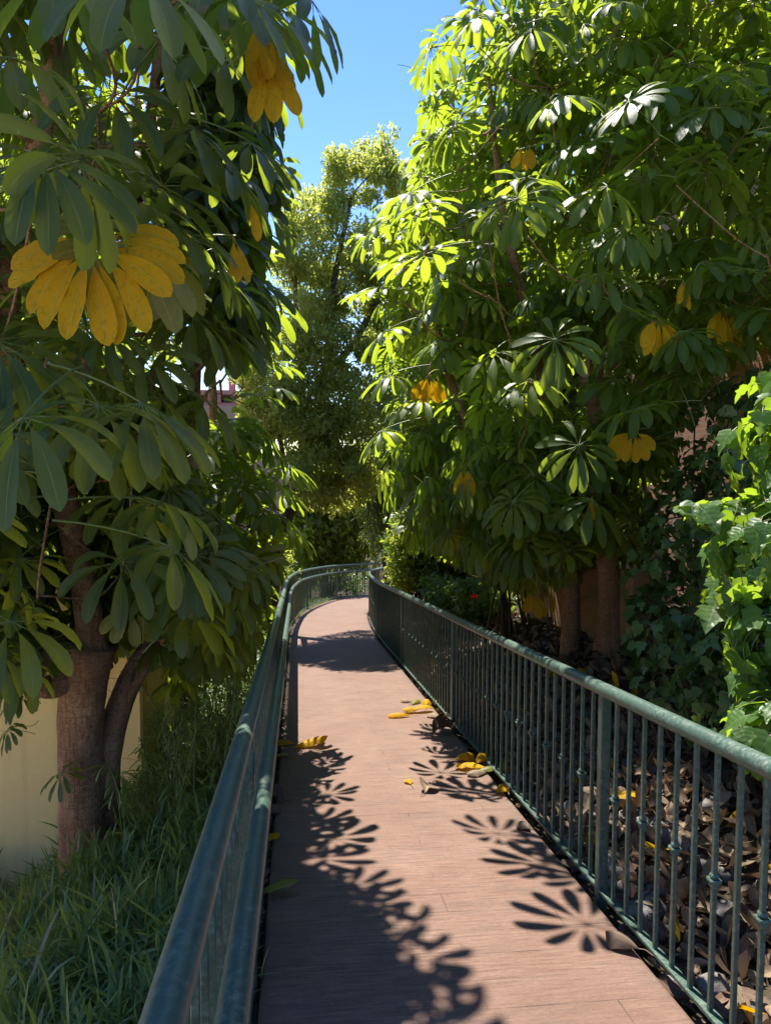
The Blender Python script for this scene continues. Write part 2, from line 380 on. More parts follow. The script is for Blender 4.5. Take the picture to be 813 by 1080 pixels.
class MB:
    """boxes and tubes gathered into one mesh (world coordinates)"""
    def __init__(s): s.V = []; s.Q = []; s.T = []; s.n = 0; s.uv = []
    def add(s, V, Q=None, T=None, uv=None):
        V = np.asarray(V, float)
        s.V.append(V)
        if Q is not None and len(Q): s.Q.append(np.asarray(Q) + s.n)
        if T is not None and len(T): s.T.append(np.asarray(T) + s.n)
        s.uv.append(np.zeros((len(V), 2)) if uv is None else uv)
        s.n += len(V)
    def box(s, c, size, rz=0, bev=0.0, shear=0.0):
        """box centred at c; shear = z per metre of y"""
        hx, hy, hz = (v / 2 for v in size)
        b = min(bev, hx * .9, hy * .9, hz * .9)
        pts = []
        if b <= 0:
            pts = [(x, y, z) for z in (-hz, hz) for x, y in ((-hx, -hy), (hx, -hy), (hx, hy), (-hx, hy))]
            Q = [(0, 3, 2, 1), (4, 5, 6, 7), (0, 1, 5, 4), (1, 2, 6, 5), (2, 3, 7, 6), (3, 0, 4, 7)]
        else:
            def ring(i, z): return [(-hx+i, -hy+b, z), (-hx+b, -hy+i, z), (hx-b, -hy+i, z), (hx-i, -hy+b, z), (hx-i, hy-b, z), (hx-b, hy-i, z), (-hx+b, hy-i, z), (-hx+i, hy-b, z)]
            pts = ring(b * .6, -hz) + ring(0, -hz + b) + ring(0, hz - b) + ring(b * .6, hz)
            Q = []
            for k in range(3):
                for i in range(8): Q.append((k*8+i, k*8+(i+1) % 8, k*8+8+(i+1) % 8, k*8+8+i))
            for k, o in ((24, False), (0, True)):
                a = [(k, k+1, k+2, k+3), (k, k+3, k+4, k+7), (k+7, k+4, k+5, k+6)]
                Q += [tuple(reversed(q)) if o else q for q in a]
        P = np.array(pts, float)
        ca, sa = math.cos(rz), math.sin(rz)
        P[:, :2] = P[:, :2] @ np.array(((ca, sa), (-sa, ca)))
        P[:, 2] += shear * P[:, 1]
        s.add(P + np.asarray(c, float), Q)
    def tube(s, pts, rad, sides=10, caps=True, wob=0.0, seed=0):
        pts = np.asarray(pts, float); n = len(pts)
        rad = np.broadcast_to(np.asarray(rad, float), (n,))
        t = np.gradient(pts, axis=0); t /= np.linalg.norm(t, axis=1)[:, None] + 1e-9
        ref = np.array((1., 0, 0)) if abs(t[0][0]) < .8 else np.array((0, 1., 0))
        rings = []
        a = np.arange(sides) / sides * 2 * np.pi
        for i in range(n):
            ref = ref - t[i] * (ref @ t[i]); ref /= np.linalg.norm(ref)
            b = np.cross(t[i], ref)
            r = rad[i] * np.ones(sides)
            if wob:
                L = i * .9 + seed
                r = r * (1 + wob * (np.sin(a * 2 + L * .5 + seed) * .5 + np.sin(a * 3 - L * .7) * .35 + np.sin(a * 5 + L * 1.7) * .2 + .25 * math.sin(L * 2.3)))
            rings.append(pts[i] + r[:, None] * (np.cos(a)[:, None] * ref + np.sin(a)[:, None] * b))
        V = np.concatenate(rings)
        i = np.arange(sides); j = (i + 1) % sides
        Q = np.concatenate([np.stack((k*sides+i, k*sides+j, k*sides+sides+j, k*sides+sides+i), 1) for k in range(n - 1)])
        T = None
        if caps:
            V = np.vstack((V, pts[0], pts[-1])); c0 = n * sides; e = (n - 1) * sides
            T = np.concatenate((np.stack((j, i, np.full(sides, c0)), 1), np.stack((e + i, e + j, np.full(sides, c0 + 1)), 1)))
        s.add(V, Q, T)
    def build(s, name, mat, parent=None, smooth=True, buv=None, loc=None):
        V = np.concatenate(s.V)
        o = origin(parent) if loc is None else np.asarray(loc)
        at_ = None
        if buv is not None: at_ = {'buv': ('FLOAT2', buv(V))}
        me = mesh_from(name, V - o, np.concatenate(s.Q) if s.Q else None, np.concatenate(s.T) if s.T else None, mat, at_, smooth)
        return link(name, me, parent, loc)
def spline(pts, n=24):
    p = np.asarray(pts, float)
    ext = np.vstack((2 * p[0] - p[1], p, 2 * p[-1] - p[-2])); out = []
    seg = len(p) - 1
    for k in range(n + 1):
        f = k / n * seg; i = min(int(f), seg - 1); t = f - i
        a, b, c, d = ext[i], ext[i + 1], ext[i + 2], ext[i + 3]
        out.append(.5 * (2*b + (c - a)*t + (2*a - 5*b + 4*c - d)*t*t + (3*b - a - 3*c + d)*t**3))
    return np.array(out)

# ---------------------------------------------------------------- leaf templates
Z = np.array((0, 0, 1.0))
def nz(v): return v / (np.linalg.norm(v) + 1e-12)
PROF_T = np.array([0, .06, .15, .28, .42, .56, .70, .82, .92, .975, 1.0])
PROF_W = np.array([.03, .15, .36, .64, .86, .98, 1.0, .90, .66, .36, .04])
def leaflet(L, W, base, d0, up, droop, rows, cols, fold, wav, r, prof=None, curl=0.0):
    """one blade: grid rows x cols following a centre line that bends towards the ground"""
    ts = np.linspace(0, 1, rows); ts = .35 * ts + .65 * (.5 - .5 * np.cos(np.pi * ts))
    ws = np.interp(ts, PROF_T, PROF_W) if prof is None else prof(ts)
    us = np.linspace(-1, 1, cols)
    p = np.array(base, float); d = nz(np.array(d0, float)); up = nz(np.array(up, float))
    V = []; UV = []
    ph = r.uniform(0, 6.28); kx = r.uniform(-.25, .25)
    for i, t in enumerate(ts):
        side = np.cross(d, up); side = nz(side); n = np.cross(side, d)
        hw = W / 2 * ws[i]
        for u in us:
            z = hw * abs(u) * math.sin(fold) + wav * W * abs(u) ** 1.5 * math.sin(t * 17 + ph + (2 if u > 0 else 0)) * min(1, t * 3) * ws[i]
            z -= curl * hw * u * u
            V.append(p + side * hw * u * math.cos(fold) + n * z); UV.append((u, t))
        if i < rows - 1:
            ds = (ts[i + 1] - t)
            d = nz(d + (-Z) * droop * ds * (0.4 + 1.2 * t) + side * kx * ds)
            up = n
            p = p + d * L * ds
    Q = []
    for i in range(rows - 1):
        for j in range(cols - 1):
            a = i * cols + j
            Q.append((a, a + 1, a + cols + 1, a + cols))
    return np.array(V), np.array(UV), np.array(Q)
class Tpl: pass
def pack(parts):
    t = Tpl(); V = []; UV = []; Q = []; J = []; n = 0
    for v, uv, q, j in parts:
        V.append(v); UV.append(uv); Q.append(q + n); J.append(np.full(len(v), j)); n += len(v)
    t.V = np.concatenate(V); t.UV = np.concatenate(UV); t.Q = np.concatenate(Q); t.J = np.concatenate(J)
    return t
def stick(pts, r0, r1, sides=3):
    m = MB(); m.tube(pts, np.linspace(r0, r1, len(pts)), sides, caps=False)
    V = m.V[0]; return V, np.tile((0.0, -1.0), (len(V), 1)), m.Q[0]
def palmate(elev, r, n=11, lp=.38, L=.25, W=.088, droop=1.3, start=-.15, rows=9, cols=5, spread=160, only=None, face=None):
    face = r.uniform(.12, .7) if face is None else face
    pd = np.array((math.cos(elev), 0, math.sin(elev)))
    pts = []; p = np.zeros(3); d = pd.copy()
    for k in range(6):
        pts.append(p.copy()); d = nz(d + np.array((0, r.uniform(-.03, .03), -.07))); p = p + d * lp / 5
    hub = pts[-1]
    parts = []
    v, uv, q = stick(pts, .0055, .0038); parts.append((v, uv, q, 0))
    dh = nz(d * np.array((1, 1, 0)))
    nrm = nz(Z * (1 - face) + dh * face + np.array((r.uniform(-.12, .12), r.uniform(-.2, .2), 0)))
    a = dh * (1 - face) - Z * face; a = nz(a - nrm * (a @ nrm)); b = np.cross(nrm, a)
    mids = []
    phis = np.linspace(-spread, spread, n)
    for k, ph in enumerate(phis):
        if only is not None and not only(ph): continue
        ph = R(ph + r.uniform(-5, 5))
        sc = .72 + .28 * (.5 + .5 * math.cos(ph)) * r.uniform(.92, 1.06)
        dd = nz(math.cos(ph) * a + math.sin(ph) * b + nrm * (start + r.uniform(-.15, .12)))
        st = r.uniform(.045, .085)
        base = hub + dd * st
        v, uv, q = stick(np.array((hub, hub + dd * st * .5, base)), .0028, .0022); parts.append((v, uv, q, k))
        v, uv, q = leaflet(L * sc, W * sc * r.uniform(.9, 1.1), base, dd, nrm, droop * r.uniform(.75, 1.25), rows, cols, r.uniform(.06, .40), r.uniform(.02, .06), r)
        parts.append((v, uv, q, k + 1)); mids.append(v[(rows * 2 // 3) * cols + cols // 2]); mids.append(v[-(cols // 2) - 1])
    t = pack(parts); t.hub = hub; t.mids = np.array(mids)
    return t
def make_set(r, elevs, per, **kw):
    out = []
    for e in elevs:
        for _ in range(per):
            k = dict(kw); k['n'] = int(r.integers(9, 14)); k['lp'] = r.uniform(.28, .46)
            dd = k.pop('droops', (0.7, 2.0)); ss = k.pop('starts', (-.45, .0))
            out.append(palmate(R(e), r, droop=r.uniform(*dd), start=r.uniform(*ss), **k))
    return out
def rotz(a):
    c, s = math.cos(a), math.sin(a); return np.array(((c, -s, 0), (s, c, 0), (0, 0, 1.0)))
def euler(x, y, z): return np.array(Euler((x, y, z)).to_matrix())
class Leaves:
    def __init__(s): s.items = {}
    def put(s, tpl, pos, Rm, sc=1.0, rnd=.5): s.items.setdefault(id(tpl), (tpl, []))[1].append((np.asarray(pos, float), Rm * sc, rnd))
    def count(s): return sum(len(v) for _, v in s.items.values())
    def build(s, name, mat, parent=None, loc=None, smooth=True):
        Vs, Us, Rs, Qs, n = [], [], [], [], 0
        for tpl, lst in s.items.values():
            P = np.array([a for a, _, _ in lst]); Ms = np.array([b for _, b, _ in lst]); rd = np.array([c for _, _, c in lst])
            V = np.einsum('nij,vj->nvi', Ms, tpl.V) + P[:, None, :]
            k = len(tpl.V); m = len(lst)
            Qs.append((tpl.Q[None] + (np.arange(m) * k)[:, None, None] + n).reshape(-1, tpl.Q.shape[1]))
            jit = (np.sin(tpl.J[None] * 12.9898 + rd[:, None] * 78.233) * 43758.5453) % 1.0
            Rs.append(np.clip(rd[:, None] * .7 + jit * .3, 0, 1).ravel())
            Vs.append(V.reshape(-1, 3)); Us.append(np.tile(tpl.UV, (m, 1))); n += k * m
        V = np.concatenate(Vs); Q = np.concatenate(Qs)
        o = origin(parent) if loc is None else np.asarray(loc)
        me = mesh_from(name, V - o, Q if Q.shape[1] == 4 else None, Q if Q.shape[1] == 3 else None, mat,
                       {'leafuv': ('FLOAT2', np.concatenate(Us)), 'rnd': ('FLOAT', np.concatenate(Rs))}, smooth)
        return link(name, me, parent, loc)
rT = np.random.default_rng(11)
NEAR = make_set(rT, (-10, 10, 30, 50), 4, L=.28, W=.074, droops=(.5, 1.7), starts=(-.4, .08))
MIDS = make_set(rT, (-15, 5, 25, 45, 65), 4, L=.27, W=.078, rows=8, cols=3, droops=(.5, 2.2), starts=(-.6, .1))
HANG = make_set(rT, (-35, -15, 0), 3, L=.29, W=.068, rows=8, cols=3, droops=(2.5, 4.5), starts=(-1.0, -.4))

FANS = [palmate(R(e), rT, n=11, lp=.4, L=.27, W=.080, droop=.7, start=-.1, rows=9, cols=5, face=.12) for e in (0, 15, 30, 10, 20)]

# ---------------------------------------------------------------- ground and path
def build_ground():
    ys = np.concatenate((np.arange(-12, 28, .25), np.arange(28, 60, 2), np.arange(60, 421, 30)))
    xs = np.concatenate((np.arange(-420, -20, 40), np.arange(-20, -4, 1), np.arange(-4, 7, .2), np.arange(7, 20, 1), np.arange(20, 421, 40)))
    X, Y = np.meshgrid(xs, ys)
    V = np.stack((X, Y, ground(X, Y)), -1).reshape(-1, 3)
    nx, ny = len(xs), len(ys)
    i, j = np.meshgrid(np.arange(nx - 1), np.arange(ny - 1))
    a = (j * nx + i).ravel()
    Q = np.stack((a, a + 1, a + nx + 1, a + nx), 1)
    tag(link('ground', mesh_from('ground', V, Q, None, M['soil'])), kind='structure')
build_ground()

def build_path():
    n = 260
    def resample(e):
        s = np.concatenate(((0,), np.cumsum(np.linalg.norm(np.diff(e, axis=0), axis=1))))
        return s
    L_, R_ = LEFT_EDGE, RIGHT_EDGE
    sl, sr = resample(L_), resample(R_)
    # pair the two edges: straight part by distance, bend by share
    f = np.linspace(0, 1, n)
    def pick(e, s, brk):
        k = np.searchsorted(e[:, 1], brk); sb = s[k]
        d = np.where(f < .6, f / .6 * sb, sb + (f - .6) / .4 * (s[-1] - sb))
        return np.stack((np.interp(d, s, e[:, 0]), np.interp(d, s, e[:, 1])), 1)
    A, B = pick(L_, sl, 13.0), pick(R_, sr, 12.0)
    B[f < .6, 1] = np.interp(f[f < .6], (0, .6), (-4, 13.0)); B[f < .6, 0] = xr(B[f < .6, 1])
    B[f >= .6] = pick(R_, sr, 13.0)[f >= .6]
    m = 9
    V = []; U = []
    dist = np.concatenate(((0,), np.cumsum(np.linalg.norm(np.diff((A + B) / 2, axis=0), axis=1)))) - 4
    prof = [(-.0, -.16), (0, -.012), (.008, 0)]
    for k in range(n):
        row = [(0, -.16), (0, -.012), (.006, -.003)] + [(w, 0.0) for w in np.linspace(.012, .988, m)] + [(.994, -.003), (1, -.012), (1, -.16)]
        for w, dz in row:
            p = A[k] * (1 - w) + B[k] * w
            V.append((p[0], p[1], ramp(p[1]) + dz)); U.append((w * 1.48, dist[k]))
    c = m + 6
    i, j = np.meshgrid(np.arange(c - 1), np.arange(n - 1)); a = (j * c + i).ravel()
    Q = np.stack((a, a + 1, a + c + 1, a + c), 1)
    me = mesh_from('path', V, Q, None, M['path'], {'puv': ('FLOAT2', U)}, smooth=False)
    tag(link('path', me), kind='structure')
build_path()
def build_bounce_surfaces():  # unseen pale surfaces, added to throw warm sunlight back into the shade
    t = NT('pale paving'); p = t.pos(); n = t.noise(p, 4, 6, .6)
    M['bounce_paving'] = t.done(t.bsdf(t.ramp(n, [(.3, (.56, .45, .32)), (.7, (.66, .55, .41))]), .8, .3))
    m = MB(); m.box((0, -10.5, .40), (26, 14, .30), 0, .01)  # added slab behind the camera, bounces sun onto camera-facing surfaces
    tag(m.build('bounce_paving', M['bounce_paving'], None, smooth=False), kind='structure')
    xs = np.linspace(-14, -3.3, 12); ys = np.linspace(-3.4, 6.2, 24); X, Y = np.meshgrid(xs, ys)  # added pale sheet out of view on the left, bounces sun onto the yellow wall
    V = np.stack((X, Y, ramp(Y) - 1.32 + .055), -1).reshape(-1, 3); i, j = np.meshgrid(np.arange(11), np.arange(23)); a = (j * 12 + i).ravel()
    tag(link('bounce_floor', mesh_from('bounce_floor', V, np.stack((a, a + 1, a + 13, a + 12), 1), None, M['bounce_paving'])), kind='structure')
build_bounce_surfaces()

# ---------------------------------------------------------------- railings
def line3(e, h, y0, y1):
    k = (e[:, 1] >= y0) & (e[:, 1] <= y1); q = e[k]
    return np.column_stack((q, ramp(q[:, 1]) + h))
def arc_at(e, y0, step, n):
    s = np.concatenate(((0,), np.cumsum(np.linalg.norm(np.diff(e, axis=0), axis=1))))
    s0 = np.interp(y0, e[:, 1], s); d = s0 + np.arange(n) * step
    d = d[d < s[-1] - .05]
    x, y = np.interp(d, s, e[:, 0]), np.interp(d, s, e[:, 1])
    tx, ty = np.interp(d + .05, s, e[:, 0]) - x, np.interp(d + .05, s, e[:, 1]) - y
    return x, y, np.arctan2(-tx, ty)
def railing(edge, off, label, first_post, H, inner=None):
    e = offset_line(edge, off)
    root = empty('railing', (float(np.interp(2, e[:, 1], e[:, 0])), 2.0, float(ramp(2))), label, 'railing')
    o0 = np.array(root.location)
    m = MB(); m.tube(line3(e, H - .032, -2.6, 30), .032, 16); m.build('handrail', M['paint'], root)
    m = MB()
    lo = line3(e, 0.035, -2.6, 30)
    for a, b in zip(lo[:-1], lo[1:]):
        d = b - a; ln = np.linalg.norm(d[:2])
        m.box((a + b) / 2, (.040, ln * 1.002, .012), math.atan2(-d[0], d[1]), 0, d[2] / ln)
    m.build('bottom_bar', M['paint'], root, smooth=False)
    if inner is not None:
        ei = offset_line(edge, off + inner)
        m = MB(); m.tube(line3(ei, .82 - .03, -2.6, 30), .031, 16)
        lower = m.build('lower_handrail', M['paint'], root)
    # posts
    pm = MB(); pm.box((0, 0, H / 2 - .06), (.046, .046, H + .04), 0, .004)
    pmesh = None
    X, Y, A = arc_at(e, first_post, 3.22, 12)
    posts = []
    for i, (x, y, a) in enumerate(zip(X, Y, A)):
        z = float(ramp(y))
        if pmesh is None:
            pmesh = mesh_from('post', np.concatenate(pm.V), np.concatenate(pm.Q), None, M['paint'], None, False)
        p = link('post', pmesh, root, (x - o0[0], y - o0[1], z - o0[2])); p.rotation_euler.z = a
        posts.append(y)
        if inner is not None:
            bm_ = MB(); xi = float(np.interp(y, ei[:, 1], ei[:, 0]))
            bm_.tube(spline([(x, y, z + .70), (x + (xi - x) * .7, y, z + .71), (xi, y, z + .765)], 8), .008, 8)
            bm_.build('bracket', M['paint'], root)
    # balusters: between two posts 24 bars, every second with a collar
    bm2 = MB(); hb = H - .07
    bm2.box((0, 0, .035 + hb / 2), (.0165, .0165, hb), 0, .0018)
    bmesh_ = mesh_from('baluster', np.concatenate(bm2.V), np.concatenate(bm2.Q), None, M['paint'], None, False)
    cm = MB()
    zc = .035 + hb * .5
    cm.box((0, 0, zc), (.040, .040, .012), 0, .004); cm.box((0, 0, zc - .016), (.030, .030, .018), 0, .006); cm.box((0, 0, zc + .015), (.028, .028, .016), 0, .006)
    cmesh = mesh_from('collar', np.concatenate(cm.V), np.concatenate(cm.Q), None, M['paint'], None, False)
    spots = []
    X, Y, A = arc_at(e, first_post, .1288, 400)
    for i, (x, y, a) in enumerate(zip(X, Y, A)):
        k = i % 25
        if k == 0: continue
        spots.append((x, y, a, k % 2 == 0))
    near = [q for q in spots if q[1] > .55][:100]
    rest = [q for q in spots if q not in near]
    first = None; firstc = None
    for x, y, a, c in near:
        b = link('baluster', bmesh_, root) if first is None else first.copy()
        if first is None: first = b
        else: col.objects.link(b); b.parent = root
        b.location = (x - o0[0], y - o0[1], float(ramp(y)) - o0[2]); b.rotation_euler = (0, 0, a)
        if c:
            if firstc is None: firstc = link('collar', cmesh, b); cc = firstc
            else: cc = firstc.copy(); col.objects.link(cc); cc.parent = b
    mm = MB()
    for x, y, a, c in rest:
        z = float(ramp(y))
        mm.box((x, y, z + .035 + hb / 2), (.0165, .0165, hb), a)
        if c: mm.box((x, y, z + zc), (.034, .034, .04), a, .008)
    tag(mm.build('distant_balusters', M['paint'], root, smooth=False), kind='stuff')
    return e
RAIL_R = railing(RIGHT_EDGE, -.045, 'dark green metal railing with a single round handrail along the leaf-strewn bank', -.08, 1.0)
RAIL_L = railing(LEFT_EDGE, .04, 'dark green metal railing with an extra lower handrail beside the grassy side', -.5, 1.02, inner=-.065)

# ---------------------------------------------------------------- buildings
def wall_uv(axis):
    return lambda V: np.column_stack((V[:, axis], V[:, 2]))
def build_buildings():
    b = empty('yellow_building', (-4.0, 10, float(ramp(10))), 'shaded yellow stucco building behind the thick left tree trunk', 'building')
    m = MB(); m.box((-5.31, 10.3, -1.0), (8.0, 8.0, 5.0), 0, .02); m.build('wall', M['yellow'], b, smooth=False)
    m = MB(); m.box((-5.31, 10.3, 1.56), (8.16, 8.16, .10), 0, .02); m.build('roof', M['cream'], b, smooth=False)
    # cream house with a pink top storey, far off on the left
    c = at(236, 430, 34)
    b = empty('cream_house', (c[0] - 1, 34, float(ramp(34))), 'distant cream house with a pink roof storey left of the tall tree', 'building')
    top = at(236, 428, 34)[2]; zt = at(236, 411, 34)[2]; x0 = at(100, 430, 34)[0]; x1 = at(251, 430, 34)[0]; x2 = at(318, 480, 34)[0]
    z0 = float(ramp(34)) - 1; zl = at(300, 480, 34)[2]
    m = MB(); m.box(((x0 + x1) / 2, 37, (z0 + top) / 2), (x1 - x0, 6, top - z0), 0, .03)
    m.box(((x1 + x2) / 2 + .02, 37.2, (z0 + zl) / 2), (x2 - x1, 6, zl - z0), 0, .03); m.build('wall', M['cream'], b, smooth=False)
    m = MB(); h = zt - top
    xa, xb = at(220, 420, 34)[0], at(248, 420, 34)[0]
    m.box(((x0 + xb) / 2, 37.1, top + h * .1), (xb - x0, 5.8, h * .2), 0, .01)
    m.box(((x0 + xb) / 2, 37.1, top + h * .86), (xb - x0 + .15, 5.9, h * .28), 0, .01)
    for px in (221, 230.5, 247):
        m.box((at(px, 420, 34)[0], 34.3, top + h * .5), (.16, .3, h * .6), 0, .01)
    m.box(((x0 + xb) / 2, 37.4, top + h * .5), (xb - x0 - .4, 5.0, h * .58), 0, .01)
    m.build('roof_storey', M['pink'], b, smooth=False)
    for pa, pb in ((223, 229), (232.5, 245)):
        xa, xb = at(pa, 420, 34)[0], at(pb, 420, 34)[0]
        m = MB(); m.box(((xa + xb) / 2, 34.87, top + h * .45), (xb - xa, .06, h * .44)); m.build('window', M['glass'], b, smooth=False)
    ch = at(243, 408, 34)
    m = MB(); m.box((ch[0], 35, zt + .25), (.3, .3, .55), 0, .02); m.box((ch[0], 35, zt + .56), (.4, .4, .08), 0, .02); m.build('chimney', M['pink'], b, smooth=False)
    # brick building on the right
    b = empty('brick_building', (5.6, 8, float(ramp(8)) + .5), 'pink brick building glimpsed through the leaves behind the right tree', 'building')
    m = MB(); m.box((9.1, 9.5, 2.6), (7, 17, 8), 0, .02); m.build('wall', M['brick'], b, smooth=False, buv=wall_uv(1))
    m = MB(); m.box((9.1, 9.5, 6.68), (7.5, 17.5, .16), 0, .02); m.build('roof', M['cream'], b, smooth=False)
    # black stair rail before the brick
    b = empty('stair_rail', at(770, 440, 7.6), 'thin black sloping stair rail in front of the pink brick wall', 'stair rail')
    p0, p1 = at(728, 434, 7.9), at(830, 378, 7.1)
    m = MB(); m.tube([p0, (p0 + p1) / 2, p1], .022, 8); m.build('handrail', M['black'], b)
    for f in (.05, .5, .95):
        q = p0 * (1 - f) + p1 * f
        m = MB(); m.tube([q, (q[0], q[1], q[2] - .55), (q[0], q[1], float(ground(q[0], q[1])) - .02)], .010, 6); m.build('baluster', M['black'], b)
    # low garden wall under the right tree
    g = empty('garden_wall', (3.05, 8.3, float(ground(3.0, 8.3))), 'low tan block wall on the bank beside the right tree trunk', 'wall')
    m = MB()
    for seg, (ya, yb) in enumerate(((6.3, 7.5), (7.5, 8.7), (8.7, 9.75))):
        ym = (ya + yb) / 2; m.box((3.1, ym, float(ramp(ym)) + 1.0), (.22, yb - ya, .72), 0, .008, -SLOPE)
    m.build('block_course', M['tanbrick'], g, smooth=False, buv=wall_uv(1))
    m = MB(); m.box((3.13, 8.0, float(ramp(8.0)) + .50), (.16, 3.4, .28), 0, .01, -SLOPE); m.build('footing', M['rock'], g, smooth=False)
build_buildings()

# ---------------------------------------------------------------- what must stay open
GAP_L = [(372, 0), (352, 58), (310, 84), (303, 130), (308, 222), (274, 258), (303, 335), (268, 392), (258, 425), (300, 436), (324, 485), (332, 560), (318, 602)]
ALLOW_L = [(-900, -1500), (390, -1500)] + [(376, -20)] + GAP_L + [(300, 640), (292, 665), (266, 715), (236, 760), (190, 755), (150, 735), (120, 700), (60, 735), (0, 790), (-900, 900)]
ALLOW_M = [(-900, -1500), (390, -1500), (376, -20)] + GAP_L[:9] + [(238, 440), (226, 480), (232, 520), (262, 575), (292, 610), (288, 650), (266, 715), (236, 760), (190, 755), (150, 735), (120, 700), (60, 735), (0, 790), (-900, 900)]
ALLOW_R = [(470, -1500), (446, 0), (428, 60), (430, 140), (412, 175), (372, 232), (358, 265), (400, 312), (375, 362), (360, 392), (366, 472), (392, 505), (410, 560), (432, 590), (470, 600), (515, 616), (545, 640), (628, 612), (690, 600), (720, 470), (760, 405), (813, 385), (1500, 385), (1500, -1500)]
KEEP1 = [(218, 402), (254, 402), (252, 445), (220, 445)]
KEEP2 = [(232, 492), (300, 498), (316, 520), (272, 560), (232, 545)]
SHADE = [
    [(262, 1100), (283, 800), (330, 800), (336, 830), (326, 870), (320, 905), (342, 930), (376, 960), (402, 1000), (422, 1040), (436, 1100)],
    [(540, 880), (610, 870), (660, 985), (640, 1005), (590, 960), (560, 930)],
    [(415, 752), (470, 765), (530, 805), (500, 812), (440, 790)],
    [(290, 640), (400, 640), (400, 712), (300, 700)],
]
def land(P):
    """where the sun throws a point on the ramp"""
    P = np.asarray(P)
    t = (P[..., 2] + SLOPE * P[..., 1]) / (SUN[2] + SLOPE * SUN[1])
    return P - t[..., None] * SUN
def shades_sunny_path(P):
    q = land(P)
    on = (q[..., 0] > -.05) & (q[..., 0] < 1.38) & (q[..., 1] > 1.9) & (q[..., 1] < 12.2)
    px = project(q); ok = np.zeros(on.shape, bool)
    for s in SHADE: ok |= in_poly(px, s)
    return on & ~ok
def shades_ivy(P):
    P = np.asarray(P); h = (P[..., 2] - 1.2) / SUN[2]
    q = P - h[..., None] * SUN
    ivy_ = (P[..., 2] > 1.3) & (q[..., 0] > 1.36) & (q[..., 0] < 2.6) & (q[..., 1] > 1.8) & (q[..., 1] < 3.3)
    l = land(P)      # and the sunny strip of dead leaves behind the near rail
    return ivy_ | ((l[..., 0] > 1.4) & (l[..., 0] < 2.1) & (l[..., 1] > 1.6) & (l[..., 1] < 4.0))

def put_leaf(store, tpl, pos, az, sc, rnd, allow=None, tilt=.12, r=rng, front=None, lit=True, tol=0):
    Rm = rotz(az) @ euler(r.normal(0, tilt), r.normal(0, tilt), 0)
    mids = tpl.mids @ (Rm * sc).T + pos
    if allow is not None:
        px = project(mids)
        if (~in_poly(px, allow)).sum() > tol: return False
        if front is not None and front(px, mids[:, 1]): return False
        if in_poly(px, KEEP1).any() or (in_poly(px, KEEP2).any() and r.uniform() < .8): return False
        if lit and shades_sunny_path(mids).sum() > tol: return False
        if lit and shades_ivy(mids).any() and r.uniform() < .93: return False
        if mids[:, 0].min() < -1.2 and mids[:, 1].max() > 6.1 and mids[:, 2].min() < 1.9: return False
    store.put(tpl, pos, Rm, sc, rnd)
    return True
def hero(store, tpl, px, py, D, az, sc=1.0, rnd=.5, r=rng):
    """a leaf whose hub lies on the view line of a photo pixel, D metres along"""
    Rm = rotz(az) @ euler(r.normal(0, .06), r.normal(0, .06), 0)
    pos = at(px, py, D) - (Rm * sc) @ tpl.hub
    store.put(tpl, pos, Rm, sc, rnd)
    return pos

# ---------------------------------------------------------------- umbrella trees
def rosette(store, tips, c, n, tpls, r, allow, sc=(.62, 1.18), front=None, lit=True, tol=0, rnd=(0, 1), down=0.0):
    got = 0; a0 = r.uniform(0, 6.28)
    base = r.uniform(*rnd)
    for k in range(n):
        t = tpls[int(r.integers(len(tpls)))]
        az = a0 + k * 2.4 + r.normal(0, .25)
        pos = np.asarray(c) + np.array((0, 0, r.uniform(-.22, .06) - down))
        if put_leaf(store, t, pos, az, r.uniform(*sc), float(np.clip(base * .6 + r.uniform(0, .4), 0, 1)), allow, r=r, front=front, lit=lit, tol=tol): got += 1
    if got >= 4: tips.append(np.asarray(c) - (0, 0, .1))
    return got
def limbs(tips, nodes, mat, parent, r, r0=.02, name='branches'):
    """thin limbs that grow from the main stems from one rosette to the next"""
    m = MB(); nodes = np.asarray(nodes)
    d0 = [np.linalg.norm(nodes - t, axis=1).min() for t in tips]
    have = list(nodes); rad = [.03] * len(have)
    for i in np.argsort(d0):
        t = np.asarray(tips[i]); H = np.array(have); d = H - t
        cost = np.linalg.norm(d, axis=1) + 2.0 * np.clip(d[:, 2] + .1, 0, None)
        k = int(np.argmin(cost)); a = H[k]; ln = np.linalg.norm(a - t)
        if ln < .08: continue
        mid = a * .5 + t * .5 + np.array((r.normal(0, .05), r.normal(0, .05), -.10 * ln))
        ra = min(rad[k] * .7, r0)
        m.tube(spline([a, mid, t + (0, 0, .02)], 8), np.linspace(ra, max(.005, ra * .45), 9), 6, wob=.08)
        have.append(t); rad.append(max(.008, ra * .8))
    if m.n: m.build(name, mat, parent)

